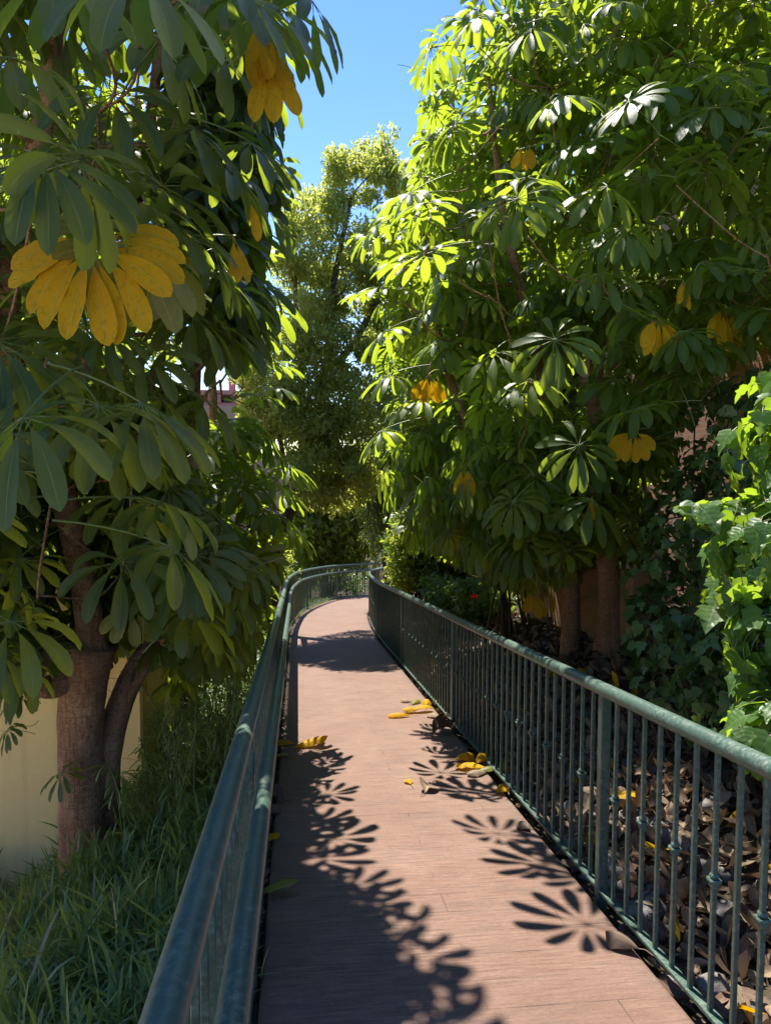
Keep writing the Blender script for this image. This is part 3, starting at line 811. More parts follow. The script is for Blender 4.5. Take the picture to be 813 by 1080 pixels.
def left_tree():
    r = np.random.default_rng(21)
    base = at(88, 905, 5.05)
    base[2] = float(ground(base[0], base[1])) - .02
    root = empty('umbrella_tree', base, 'large umbrella tree with a thick brown double trunk in front of the yellow wall', 'tree', 'umbrella trees beside the path')
    # trunk: thick stump that forks
    stems = []
    m = MB()
    t0 = spline([base - (0, 0, .05), at(87, 830, 5.05), at(86, 760, 5.03), at(90, 715, 5.0), at(97, 680, 5.0)], 22)
    m.tube(t0, np.interp(np.linspace(0, 1, 23), (0, .1, .4, .75, 1), (.19, .160, .142, .150, .165)), 28, wob=.07, seed=2)
    s1 = spline([at(98, 705, 5.0), at(92, 640, 4.95), at(80, 570, 4.85), at(62, 510, 4.7), at(35, 455, 4.5), at(15, 400, 4.3), at(8, 320, 4.05), at(22, 220, 3.8), at(48, 120, 3.6), at(65, -40, 3.5), at(60, -300, 3.5)], 44)
    m.tube(s1, np.interp(np.linspace(0, 1, 45), (0, .06, .5, 1), (.13, .088, .072, .03)), 18, wob=.07, seed=5)
    s2 = spline([at(108, 870, 5.15), at(112, 800, 5.15), at(128, 740, 5.2), at(148, 700, 5.25), at(158, 685, 5.3)], 20)
    m.tube(s2, np.interp(np.linspace(0, 1, 21), (0, .5, 1), (.12, .085, .075)), 20, wob=.06, seed=9)
    s3 = spline([at(150, 700, 5.25), at(180, 640, 5.4), at(200, 560, 5.5), at(205, 420, 5.4), at(215, 250, 5.3), at(250, 60, 5.2), at(270, -200, 5.2)], 36)
    m.tube(s3, np.linspace(.065, .02, 37), 12, wob=.06, seed=3)
    s4 = spline([at(95, 700, 5.0), at(60, 690, 4.9), at(35, 700, 4.8), at(10, 680, 4.7), at(-30, 600, 4.6), at(-80, 400, 4.6), at(-120, 150, 4.6)], 30)
    m.tube(s4, np.interp(np.linspace(0, 1, 31), (0, .15, .4, 1), (.09, .075, .05, .02)), 12, wob=.09, seed=8)
    s5 = spline([at(75, 715, 4.95), at(52, 725, 4.85), at(44, 722, 4.82)], 8)
    m.tube(s5, np.linspace(.085, .06, 9), 12, wob=.1, seed=1)
    m.build('trunk', M['bark'], root)
    inner = np.concatenate((s1[8:], s3[4:], s4[6:]))
    # another stem well inside the crown, unseen from the front, that carries the top
    s6 = spline([s1[20], at(110, 350, 4.7), at(150, 180, 4.8), at(170, 0, 4.9), at(160, -260, 5.0)], 24)
    m = MB(); m.tube(s6, np.linspace(.05, .02, 25), 10, wob=.06); m.build('limb', M['bark'], root)
    inner = np.concatenate((inner, s6))
    lv = Leaves(); tips = []
    def front(px, D):
        k = D < 5.05
        a = in_poly(px, [(52, 520), (80, 510), (118, 660), (165, 690), (140, 870), (60, 880), (62, 720)])
        return bool((a & k).any())
    # named leaves close to the camera
    H = [  # px, py, D, azimuth the petiole runs to (deg), set, scale
        (150, -28, 2.05, -60, 1, 1.05), (235, -22, 2.35, -40, 2, 1.0), (60, -30, 2.3, -120, 0, 1.0), (45, 163, 2.25, -70, 5, 1.0),
        (88, 168, 2.35, -30, 9, 1.05), (25, 440, 2.35, -100, 1, 1.1), (105, 428, 2.6, -60, 2, 1.05), (150, 425, 2.65, -20, 3, 1.05),
        (132, 522, 3.5, -80, 6, 1.0), (128, 592, 3.7, -80, 10, 1.05), (212, 640, 4.4, -50, 6, 1.0), (250, 602, 4.9, -30, 4, 1.0),
        (12, 655, 3.0, -90, 7, 1.0), (262, -6, 2.7, -20, 3, 1.0), (205, 135, 3.2, -30, 5, 1.0), (240, 175, 3.3, -15, 2, 1.0),
        (225, 262, 3.5, -20, 9, 1.0), (188, 240, 3.2, -60, 6, 1.0), (232, 292, 3.7, -10, 2, 1.0), (205, 330, 3.6, -35, 1, 1.0),
        (300, 12, 3.1, -10, 2, 1.0), (330, 2, 3.4, -5, 1, .95), (265, 150, 3.6, -10, 3, .95), (170, 40, 2.9, -50, 8, 1.0),
        (10, 60, 2.6, -110, 4, 1.0), (120, 100, 3.0, -70, 10, 1.0), (240, 60, 3.0, -30, 1, 1.0), (175, 560, 4.2, -40, 5, 1.0),
        (215, 420, 3.8, -20, 2, 1.0), (20, 590, 3.9, -110, 3, .9),
    ]
    for i, (px, py, D, az, k, sc) in enumerate(H):
        p = hero(lv, NEAR[k], px, py, D, R(az), sc, float(r.uniform(.05, .7)), r); tips.append(p)
    # fill of the crown
    n = 0
    for it in range(900):
        if n > 950: break
        px, py = r.uniform(-330, 340), r.uniform(-620, 720)
        D = r.uniform(3.0, 6.1) if py < 560 else r.uniform(4.2, 6.0)
        c = at(px, py, D)
        if np.linalg.norm((c - np.array((-1.35, 4.9, 3.1))) / np.array((2.3, 2.5, 3.8))) > 1: continue
        n += rosette(lv, tips, c, int(r.integers(7, 11)), MIDS if D > 4 else NEAR, r, ALLOW_M, front=front, tol=1)
    # the dense lower skirt of the crown
    for it in range(120):
        px, py = r.uniform(-60, 245), r.uniform(430, 690)
        rosette(lv, tips, at(px, py, r.uniform(4.3, 5.7)), 6, NEAR, r, ALLOW_M, front=front, tol=1, sc=(.7, 1.1))
    # leaves whose shade falls on the left half of the deck in front
    for it in range(1700):
        p = np.array((r.uniform(250, 490), r.uniform(800, 1090)))
        if not in_poly(p[None], SHADE[0])[0]: continue
        g = on_path(*p); h = r.uniform(2.0, 6.2); c = g + SUN * h / SUN[2]
        if not in_poly(project(c)[None], ALLOW_M)[0]: continue
        t = MIDS[int(r.integers(len(MIDS)))]; az = r.uniform(-2, 1)
        Rm = rotz(az); pos = c - Rm @ t.hub
        if put_leaf(lv, t, pos, az, 1.0, r.uniform(0, .8), ALLOW_M, tilt=.1, r=r, tol=5):
            if it % 3 == 0: tips.append(pos)
    # single leaf fans along the edge of that shade
    for i, (px, py, h) in enumerate([(334, 812, 2.9), (345, 838, 3.0), (338, 868, 3.1), (352, 884, 3.3), (368, 938, 3.9), (388, 958, 4.1), (412, 985, 4.6), (434, 1015, 4.8), (452, 1050, 5.0), (425, 1060, 5.3), (405, 1050, 4.6), (412, 1090, 4.9),
                                     (380, 985, 3.6), (468, 1095, 5.2), (330, 905, 3.6), (312, 822, 3.3), (316, 846, 2.7), (308, 880, 2.9), (392, 1010, 5.4), (355, 955, 4.4)]):
        c = on_path(px, py) + SUN * h / SUN[2]; t = FANS[i % 5] if i % 3 else MIDS[4 + i % 8]; Rm = rotz(r.uniform(-1.6, 1.2)) @ euler(r.normal(0, .2), r.normal(0, .2), 0)
        sc = r.uniform(.8, 1.15)
        lv.put(t, c - (Rm * sc) @ t.hub, Rm, sc, r.uniform(0, .8)); tips.append(c - (Rm * sc) @ t.hub)
    # leaves that keep the grass and the near left rail in shade
    k = 0
    for it in range(1500):
        if k > 90: break
        g = np.array((r.uniform(-2.3, -.05), r.uniform(.8, 5.4), 0)); g[2] = float(ramp(g[1])) + (1.0 if g[0] > -.4 else -.2)
        c = g + SUN * r.uniform(1.8, 5.5) / SUN[2]
        if not in_poly(project(c)[None], ALLOW_M)[0]: continue
        t = MIDS[int(r.integers(len(MIDS)))]; az = r.uniform(0, 6.28)
        Rm = rotz(az); pos = c - Rm @ t.hub
        if put_leaf(lv, t, pos, az, 1.0, r.uniform(0, .8), ALLOW_M, tilt=.05, r=r, front=front, tol=1):
            k += 1
            if k % 3 == 0: tips.append(pos)
    brighter = Leaves()  # back leaves take the brighter leaf colour, standing in for light shining through
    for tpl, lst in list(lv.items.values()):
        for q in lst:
            if q[0][1] > 5.3: brighter.put(tpl, q[0], q[1], 1.0, q[2])
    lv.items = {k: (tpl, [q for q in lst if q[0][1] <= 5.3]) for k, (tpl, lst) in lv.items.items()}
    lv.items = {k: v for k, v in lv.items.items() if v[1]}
    lv.build('crown', M['leaf_left'], root); brighter.build('crown', M['leaf_right'], root)
    limbs(tips, inner, M['bark'], root, r)
    # yellow leaves
    ye = [(97, 258, 2.45, -85, 9, .95, None), (284, 66, 2.9, -75, 2, .8, lambda a: abs(a) < 32), (274, 14, 2.9, -60, 3, .85, lambda a: abs(a) < 32), (288, 40, 2.95, -50, 5, .8, lambda a: abs(a) < 24),
          (246, 248, 3.2, -40, 1, .6, lambda a: abs(a) < 22), (262, 205, 3.2, -50, 0, .6, lambda a: abs(a) < 18)]
    for px, py, D, az, k, sc, only in ye:
        s = Leaves(); rr = np.random.default_rng(k + 3)
        t = palmate(R((-10, 10, 30, 5)[k % 4]), rr, n=13, lp=.4, L=.275, W=.088, droop=.9, start=-.1, rows=11, cols=5, only=only, spread=115, face=.72)
        hero(s, t, px, py, D, R(az), sc, .6, rr)
        tag(s.build('yellow_leaf', M['leaf_yellow'], root), 'yellow fading leaf fan' if only is None else 'yellow drooping leaflets')
    for px, py, D, az, k, sc, only in [(140, 262, 2.6, -35, 1, 1.0, lambda a: a < 60), (140, 640, 4.3, -80, 4, .75, lambda a: abs(a) < 70), (255, 645, 4.9, -60, 2, .7, lambda a: abs(a) < 50), (175, 270, 3.0, -40, 2, .9, None)]:
        s = Leaves(); rr = np.random.default_rng(k + 30)
        t = palmate(R(5), rr, n=11, lp=.35, L=.25, W=.095, droop=1.0, start=-.1, rows=9, cols=5, only=only, face=.6)
        hero(s, t, px, py, D, R(az), sc, .5, rr)
        tag(s.build('yellow_leaf', M['leaf_half'], root), 'leaf half turned yellow')
    # low sprouts on the trunk
    for px, py, D, az, k, sc in [(22, 735, 4.4, -150, 4, .5), (65, 815, 4.75, -140, 2, .55), (8, 770, 4.5, -160, 8, .45), (48, 690, 4.6, -120, 5, .6)]:
        s = Leaves(); hero(s, NEAR[k], px, py, D, R(az), sc, .5, r); s.build('sprout', M['leaf_left'], root)
    return root
left_tree()

def left_tree_behind():
    r = np.random.default_rng(33)
    base = at(202, 790, 7.3); base[2] = float(ground(base[0], base[1]))
    root = empty('umbrella_tree', base, 'slimmer umbrella tree whose sunlit leaves reach over the railing behind the big left trunk', 'tree', 'umbrella trees beside the path')
    m = MB()
    s1 = spline([base - (0, 0, .05), at(200, 740, 7.3), at(192, 690, 7.3), at(198, 600, 7.4), at(215, 520, 7.5), at(225, 420, 7.6), at(210, 300, 7.8)], 30)
    m.tube(s1, np.linspace(.11, .03, 31), 14, wob=.07)
    s2 = spline([at(194, 700, 7.3), at(215, 640, 7.2), at(245, 570, 7.1), at(262, 500, 7.0)], 20); m.tube(s2, np.linspace(.05, .02, 21), 10, wob=.06)
    m.build('trunk', M['bark'], root)
    lv = Leaves(); tips = []; n = 0
    H = [(285, 465, 6.3, 0, 5, 1), (262, 440, 6.5, 10, 9, 1), (290, 505, 6.2, -20, 6, 1), (268, 530, 6.2, -20, 10, 1), (300, 545, 6.0, -10, 2, .95), (248, 480, 6.4, 0, 12, 1), (282, 580, 5.9, -30, 1, .95), (240, 560, 6.2, -30, 8, 1), (305, 490, 6.6, 20, 3, 1), (272, 455, 6.9, 30, 7, 1), (255, 505, 6.0, -10, 11, 1), (312, 562, 6.4, 0, 4, .9), (296, 520, 6.8, 30, 13, 1), (270, 488, 6.6, 0, 2, 1), (285, 548, 6.6, -20, 8, 1)]
    for px, py, D, az, k, sc in H: tips.append(hero(lv, NEAR[k], px, py, D, R(az), sc, float(r.uniform(.4, 1)), r))
    for it in range(420):
        if n > 230: break
        px, py = r.uniform(120, 322), r.uniform(425, 690); D = r.uniform(5.8, 7.2)
        n += rosette(lv, tips, at(px, py, D), 8, MIDS, r, ALLOW_L, tol=0)
    print('left behind', lv.count())
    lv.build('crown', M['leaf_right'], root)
    limbs(tips, np.concatenate((s1[8:], s2[6:])), M['bark'], root, r)
left_tree_behind()

def right_tree():
    r = np.random.default_rng(55)
    base = at(640, 688, 6.65)
    base[2] = float(ground(base[0], base[1]))
    root = empty('umbrella_tree', base, 'big umbrella tree with many drooping leaf fans on the bank behind the right railing', 'tree', 'umbrella trees beside the path')
    m = MB(); T = []
    def stem(pts, r0, r1, sides, seed, n=30):
        s = spline(pts, n); m.tube(s, np.interp(np.linspace(0, 1, n + 1), (0, .12, 1), (r0 * 1.25, r0, r1)), sides, wob=.07, seed=seed); T.append(s); return s
    stem([base - (0, 0, .1), at(643, 640, 6.65), at(640, 590, 6.6), at(630, 500, 6.6), at(628, 400, 6.6), at(640, 250, 6.6), at(650, 80, 6.7), at(640, -80, 6.8)], .115, .025, 20, 1, 40)
    b2 = at(600, 672, 7.0); b2[2] = float(ground(b2[0], b2[1])) - .05
    stem([b2, at(602, 620, 7.0), at(592, 560, 6.9), at(585, 470, 6.8), at(560, 350, 6.6), at(530, 220, 6.5), at(515, 80, 6.5)], .085, .02, 16, 4)
    stem([at(628, 470, 6.6), at(680, 400, 6.4), at(730, 300, 6.2), at(760, 180, 6.2), at(780, 60, 6.3)], .06, .02, 12, 6)
    stem([at(588, 530, 6.85), at(540, 500, 6.9), at(490, 440, 7.0), at(460, 340, 7.1), at(445, 220, 7.2)], .06, .02, 12, 7)
    stem([at(600, 600, 6.95), at(560, 585, 6.9), at(530, 565, 6.8), at(505, 560, 6.8)], .04, .02, 10, 7)
    m.build('trunk', M['bark_tan'], root)
    lv = Leaves(); tips = []; n = 0
    H = [(640, 196, 4.6, -95, 1, 1.2), (692, 100, 4.9, -90, 2, 1.2), (545, 210, 4.4, -120, 9, 1.0), (765, 285, 5.0, -70, 5, 1.15), (585, 358, 4.5, -110, 9, 1.0), (560, 400, 4.9, -100, 6, 1.0),
         (520, 372, 4.8, -130, 2, 1.0), (690, 330, 4.9, -80, 1, 1.1), (610, 470, 4.9, -100, 9, 1.0), (560, 500, 5.4, -100, 5, 1.0), (745, 210, 5.0, -60, 8, 1.15), (660, 40, 5.3, -90, 2, 1.15),
         (735, 30, 5.6, -80, 0, 1.2), (480, 130, 5.2, 180, 5, 1.0), (430, 205, 5.8, 178, 1, 1.0), (410, 395, 6.2, 180, 0, 1.0), (405, 350, 6.4, 170, 2, 1.0), (455, 50, 5.6, 175, 5, 1.0), (500, 20, 5.2, -160, 2, 1.0),
         (400, 455, 6.4, 180, 1, 1.0), (445, 420, 6.0, -170, 6, 1.0), (460, 290, 5.7, -175, 9, 1.0), (395, 240, 6.1, 180, 2, .95), (590, 100, 4.8, -100, 3, 1.0), (560, 30, 4.9, -110, 1, 1.0), (800, 120, 5.2, -60, 4, 1.15), (720, 375, 5.6, -90, 1, 1.1), (772, 345, 5.8, -80, 5, 1.1), (690, 425, 5.6, -100, 2, 1.1), (805, 300, 5.6, -70, 8, 1.1), (660, 300, 5.2, -100, 9, 1.1), (742, 330, 5.4, -80, 0, 1.1), (650, 400, 5.2, -95, 6, 1.1), (705, 255, 5.2, -85, 3, 1.1)]
    for px, py, D, az, k, sc in H: tips.append(hero(lv, NEAR[k], px, py, D, R(az), sc, float(r.uniform(.2, 1)), r))
    def front(px, D):
        a = in_poly(px, [(545, 632), (600, 625), (622, 600), (655, 590), (665, 700), (545, 680)]); return bool((a & (D < 7)).any())
    C, A = np.array((3.0, 7.6, 2.9)), np.array((3.1, 3.3, 3.6))
    for it in range(7000):
        if n > 2700: break
        px, py = r.uniform(360, 1150), r.uniform(-420, 620)
        D = r.uniform(3.8, 10.2); c = at(px, py, D)
        q = np.linalg.norm((c - C) / A)
        if q > 1.0 or q < .35 or (D < 6.2 and r.uniform() < .35): continue
        if py > 470 and D < 5.2: continue
        n += rosette(lv, tips, c, int(r.integers(6, 10)), MIDS, r, ALLOW_R, front=front, tol=1)
    # long hanging leaves at the lower left of the crown
    for it in range(170):
        px, py = r.uniform(395, 640), r.uniform(430, 615); D = r.uniform(5.9, 8.2)
        n += rosette(lv, tips, at(px, py, D), 5, HANG, r, ALLOW_R, front=front, tol=1)
    # the two leaf fans whose shadow lies on the deck by the right railing
    for gx, gy, h, az in ((575, 912, 3.5, 170), (618, 975, 3.3, 150), (622, 925, 3.9, 120), (600, 890, 4.2, -160), (470, 775, 4.2, 180), (500, 800, 4.0, 170)):
        g = on_path(gx, gy); c = g + SUN * h / SUN[2]; t = FANS[int(gx) % 5]
        Rm = rotz(R(az)); lv.put(t, c - Rm @ t.hub, Rm, 1.0, .8); tips.append(c - Rm @ t.hub)
    print('right leaves', lv.count())
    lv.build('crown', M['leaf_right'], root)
    limbs(tips, np.concatenate([s[4:] for s in T[:4]] + [T[4]]), M['bark_tan'], root, r)
    ye = [(695, 335, 4.6, -90, .9, lambda a: -60 < a < 70), (765, 322, 4.7, -80, 1.0, lambda a: abs(a) < 55), (668, 455, 4.9, -150, .75, lambda a: abs(a) < 75), (490, 490, 5.8, -110, .85, lambda a: abs(a) < 40),
          (624, 515, 5.2, -90, .8, lambda a: abs(a) < 18), (562, 620, 6.4, -90, .85, lambda a: abs(a) < 40), (580, 620, 6.3, -60, .7, lambda a: abs(a) < 20), (720, 295, 4.5, -60, .6, lambda a: abs(a) < 40),
          (452, 395, 6.0, -120, .8, lambda a: abs(a) < 50), (555, 150, 5.5, -120, .7, lambda a: abs(a) < 30)]
    for k, (px, py, D, az, sc, only) in enumerate(ye):
        s = Leaves(); rr = np.random.default_rng(k + 60)
        t = palmate(R(0), rr, n=11, lp=.35, L=.25, W=.10, droop=1.0, start=-.1, rows=9, cols=5, only=only, face=.8, spread=110)
        hero(s, t, px, py, D, R(az), sc, .6, rr)
        tag(s.build('yellow_leaf', M['leaf_yellow'], root), 'yellow drooping leaflets')
right_tree()

# ---------------------------------------------------------------- small-leaved plants
def simple_leaf(L, W, r, rows=4, cols=3, droop=.6, fold=.3, prof=None):
    v, uv, q = leaflet(L, W, (0, 0, 0), (1, 0, .1), (0, 0, 1), droop, rows, cols, fold, .02, r, prof)
    return pack([(v, uv, q, 0)])
rS = np.random.default_rng(77)
SMALL = [simple_leaf(.13, .055, rS, 3, 3, .8) for _ in range(4)]
OVAL = [simple_leaf(.12, .05, rS, 5, 3, .8) for _ in range(5)]
LONG = [simple_leaf(.16, .020, rS, 4, 3, 1.2, .2) for _ in range(5)]
def rand_rot(r, flat=.6):
    return rotz(r.uniform(0, 6.28)) @ euler(r.normal(0, flat), r.normal(0, flat), 0)
def clumpy(store, centres, per, rad, tpls, r, sc=(.7, 1.3), flat=.7, allow=None):
    for c in centres:
        b = r.uniform(0, 1)
        for k in range(per):
            d = r.normal(0, 1, 3); d = d / np.linalg.norm(d) * rad * r.uniform(.3, 1) ** .6
            p = c + d * (1, 1, .75)
            px = project(p)[None]
            if allow is not None and not in_poly(px, allow)[0]: continue
            if in_poly(px, KEEP1)[0] or in_poly(px, KEEP2)[0]: continue
            store.put(tpls[int(r.integers(len(tpls)))], p, rand_rot(r, flat), r.uniform(*sc), float(np.clip(b * .5 + r.uniform(0, .5), 0, 1)))
def ell(r, c, a, n, hollow=.45, power=1/3):
    out = []
    while len(out) < n:
        v = r.uniform(-1, 1, 3); q = np.linalg.norm(v)
        if q > 1 or q < hollow: continue
        out.append(np.asarray(c) + v * np.asarray(a))
    return out
def tall_tree():
    r = np.random.default_rng(88); D = 14.0
    base = at(280, 640, D); base[2] = float(ground(base[0], base[1]))
    root = empty('camphor_tree', base, 'tall small-leaved tree rising against the sky where the path bends', 'tree')
    m = MB(); nodes = []
    def stem(pts, r0, r1, n=24, seed=0):
        s = spline(pts, n); m.tube(s, np.linspace(r0, r1, n + 1), 10, wob=.06, seed=seed); nodes.append(s); return s
    stem([base - (0, 0, .1), at(292, 580, D), at(325, 480, D), at(345, 390, D), at(352, 300, D), at(370, 210, D)], .17, .035, 30)
    stem([at(322, 490, D), at(318, 400, D - .3), at(312, 320, D - .6), at(312, 250, D - .6)], .08, .02, 18, 2)
    stem([at(345, 400, D), at(390, 330, D + .4), at(410, 240, D + .8), at(415, 190, D + .8)], .08, .02, 18, 3)
    stem([at(305, 540, D), at(295, 460, D - .8), at(280, 420, D - .9)], .06, .02, 14, 4)
    stem([at(335, 440, D), at(390, 430, D + .6), at(430, 400, D + 1)], .06, .02, 14, 5)
    m.build('trunk', M['bark_grey'], root)
    pxm = D / F
    lobes = [  # px, py, rx, rz(px), dD
        (322, 262, 26, 42, -.8), (350, 235, 22, 34, 0), (358, 200, 15, 22, 0), (395, 195, 28, 28, .6), (415, 185, 22, 22, .8), (318, 330, 32, 48, -1), (365, 290, 40, 55, 0), (400, 280, 36, 70, .6),
        (345, 380, 52, 50, -.6), (295, 400, 36, 36, -1.6), (275, 420, 24, 26, -1.8), (305, 450, 50, 36, -1.6), (372, 440, 55, 50, -1), (345, 500, 55, 38, -1.4), (430, 330, 36, 80, 1), (440, 430, 40, 70, .4), (292, 435, 38, 30, -1.4), (455, 240, 36, 60, 1.4),
        (305, 232, 9, 14, -.6), (332, 212, 11, 13, 0), (352, 176, 8, 13, 0), (378, 168, 11, 11, .6), (404, 160, 9, 12, .8), (298, 285, 11, 18, -1), (282, 358, 13, 14, -1.4), (262, 394, 11, 11, -1.6), (318, 228, 9, 12, -.4), (366, 180, 9, 12, .4), (258, 432, 10, 14, -1.8), (345, 430, 40, 40, -1), (352, 490, 40, 30, -.6), (318, 470, 30, 28, -1), (382, 500, 30, 36, .4), (400, 360, 30, 60, 1), (338, 310, 34, 50, .8), (350, 520, 36, 26, .6)]
    lobes = [(a_, b_, c_ * (.86 if c_ > 14 else 1), d_ * (.86 if c_ > 14 else 1), e_) for a_, b_, c_, d_, e_ in lobes]
    lv = Leaves(); tips = []
    for px, py, rx, rz, dd in lobes:
        c = at(px, py, D + dd * .6); a = (rx * pxm, max(rx * pxm * .9, .6), rz * pxm)
        n = int(5 + a[0] * a[2] * 62)
        cs = ell(r, c, a, n, .25); clumpy(lv, cs, 100, .225, SMALL, r, (.6, 1.05), 1.0); tips += cs[::3]
    print('camphor', lv.count())
    lv.build('crown', M['small'], root)
    limbs(tips, np.concatenate(nodes), M['bark_grey'], root, r, .02)
tall_tree()

def shrub(name, label, cat, base, ells, n, per, rad, tpls, mat, r, stems=5, group=None, sc=(.7, 1.3), flat=.7, bark_='twig', hollow=.3, allow=None):
    base = np.array(base, float); base[2] = float(ground(base[0], base[1])) - .01
    root = empty(name, base, label, cat, group)
    lv = Leaves(); m = MB()
    for c, a, f in ells:
        cs = ell(r, c, a, max(3, int(n * f)), hollow)
        clumpy(lv, cs, per, rad, tpls, r, sc, flat, allow)
        for q in cs[::max(1, len(cs) // stems)]:
            b = base + np.array((r.normal(0, .12), r.normal(0, .12), 0))
            m.tube(spline([b, b * .5 + q * .5 + (0, 0, .1 * abs(q[2] - b[2])), q], 8), np.linspace(.022, .006, 9), 6, wob=.05)
    lv.build('foliage', mat, root); m.build('stem', M[bark_], root)
    return root
def backdrop():
    r = np.random.default_rng(99)
    px = lambda x, y, D, rx, rz: (at(x, y, D), (rx * D / F, max(.6, rx * D / F), rz * D / F))
    def S(name, label, cat, D, ells, n, per, rad, tpls, mat, **kw):
        es = []
        for x, y, rx, rz, f in ells: c, a = px(x, y, D, rx, rz); es.append((c, a, f))
        b = at(ells[0][0], 640, D)
        return shrub(name, label, cat, b, es, n, per, rad, tpls, mat, r, **kw)
    S('broadleaf_shrub', 'dark glossy shrub directly behind the far fence where the path bends', 'shrub', 24.5, [(345, 568, 40, 32, 1), (320, 555, 28, 40, .7), (375, 560, 26, 40, .7), (335, 520, 30, 40, .6), (385, 510, 20, 50, .5)], 70, 34, .5, OVAL, M['shrub_light'], sc=(1.5, 2.8), flat=1.0)
    S('weedy_shrub', 'loose yellow-green shrub showing over the far corner of the left fence', 'shrub', 24.0, [(322, 596, 16, 22, 1), (338, 588, 16, 16, .6)], 26, 60, .3, OVAL, M['shrub_light'], sc=(.8, 1.4))
    S('climbing_shrub', 'weeping thicket overhanging the end of the right railing', 'shrub', 18.5, [(415, 530, 28, 70, 1), (398, 500, 22, 60, .7), (440, 500, 30, 80, .8), (405, 440, 26, 60, .6)], 60, 80, .40, LONG, M['bamboo'], sc=(1.0, 1.8), flat=.9)
    S('sunlit_shrub', 'yellow-green sunlit shrub behind the right railing before the bend', 'shrub', 15.0, [(437, 575, 22, 42, 1), (452, 600, 26, 24, .7), (425, 600, 16, 18, .4)], 46, 80, .28, OVAL, M['shrub_light'], sc=(.5, 1.0))
    S('fence_climber', 'leafy climber growing through the far left fence', 'shrub', 25.5, [(345, 612, 20, 18, .6), (372, 608, 20, 22, .8)], 34, 60, .25, OVAL, M['shrub'], sc=(.6, 1.2))
    S('verge_shrub', 'bright weedy shrub on the grass left of the railing', 'shrub', 17.0, [(292, 600, 16, 20, 1), (276, 610, 16, 18, .8)], 26, 70, .28, OVAL, M['shrub_light'], sc=(.5, 1.0))
    S('low_tree', 'rounded leafy tree below the cream house at the left of the bend', 'tree', 25.5, [(318, 560, 26, 40, .7), (285, 592, 36, 20, .8)], 60, 70, .45, SMALL, M['small'], sc=(.8, 1.4))
    S('evergreen_tree', 'dark evergreen tree filling the space behind the right umbrella tree', 'tree', 15.5, [(500, 420, 90, 130, 1), (560, 300, 100, 150, 1), (480, 560, 70, 70, .8), (640, 420, 110, 160, .8), (470, 250, 34, 90, .4)], 150, 80, .45, OVAL, M['shrub'], sc=(1.2, 2.2), stems=8)
    S('garden_tree', 'leafy garden tree behind the yellow building, glimpsed through the left canopy', 'tree', 18.5, [(70, 380, 110, 110, 1), (-40, 460, 110, 100, .8), (140, 470, 70, 60, .5), (20, 230, 90, 100, .7)], 110, 80, .5, OVAL, M['shrub_light'], sc=(1.4, 2.4), stems=8)
    S('rose_bush', 'low dark bush with a single red bloom behind the right railing', 'bush', 10.5, [(498, 632, 30, 22, 1), (525, 640, 22, 18, .6), (470, 628, 20, 18, .5)], 40, 55, .20, OVAL, M['shrub'], sc=(.45, .9))
    S('laurel_shrub', 'glossy shrub with light-catching leaves left of the garden wall', 'shrub', 8.6, [(540, 592, 30, 26, 1), (520, 575, 22, 26, .6)], 34, 26, .22, OVAL, M['shrub'], sc=(.9, 1.5))
    # the bloom
    rose = [o for o in col.objects if o.name.startswith('rose_bush')][0]
    c = at(499, 633, 9.6); lv = Leaves()
    pet = simple_leaf(.10, .09, r, 5, 3, -1.0, .5)
    for k in range(16):
        lv.put(pet, c, rotz(k * 2.4) @ euler(0, -R(20 + 55 * (k / 16)), 0), 1.0 - .4 * k / 16, r.uniform(0, 1))
    lv.build('flower', M['petal'], rose)
backdrop()

# ---------------------------------------------------------------- ivy
def ivy_tpl(r):
    pts = [(0, 0), (.20, -.10), (.42, .02), (.56, .16), (.40, .30), (.50, .52), (.30, .56), (.16, .80), (0, 1.0)]
    pts = [(x + r.normal(0, .015) * (x > 0), y + r.normal(0, .02)) for x, y in pts]
    out = pts + [(-x + r.normal(0, .015), y + r.normal(0, .02)) for x, y in pts[-2:0:-1]]
    mid = [(0, 0.0), (0, .3), (0, .62), (0, 1.0)]
    V = []; UV = []
    def bend(x, y):
        return (y, x, -.35 * y * y - .25 * x * x + .28 * abs(x) + .03 * math.sin(9 * y + 5 * x))
    P = out + mid[1:3]
    for x, y in P: V.append(bend(x, y)); UV.append((x * 1.8, y))
    n = len(out); a, b = n, n + 1
    T = []
    half = len(pts) - 1
    for i in range(half):
        c = a if i < 4 else b
        T.append((i, i + 1, c))
    for i in range(half, n):
        c = b if i < n - 4 else a
        T.append((i, (i + 1) % n, c))
    T += [(4, b, a), (n - 4, a, b)]
    v, uv, q = stick(np.array(((-.55, 0, -.25), (-.25, 0, -.05), (0, 0, 0))), .02, .015)
    tp = Tpl()
    k = len(V)
    q3 = np.concatenate((q[:, [0, 1, 2]], q[:, [0, 2, 3]])) + k
    tp.V = np.concatenate((np.array(V), v)); tp.UV = np.concatenate((np.array(UV), uv)); tp.Q = np.concatenate((np.array(T), q3)); tp.J = np.zeros(len(tp.V))
    return tp
IVY = [ivy_tpl(rS) for _ in range(8)]
def face_rot(r, out, jit=.75):
    """leaf faces outwards, tip hanging"""
    n = nz(np.asarray(out, float) + Z * .5 + r.normal(0, jit, 3)); d = nz(-Z + r.normal(0, .45, 3)); d = nz(d - n * (d @ n))
    return np.column_stack((d, np.cross(n, d), n))
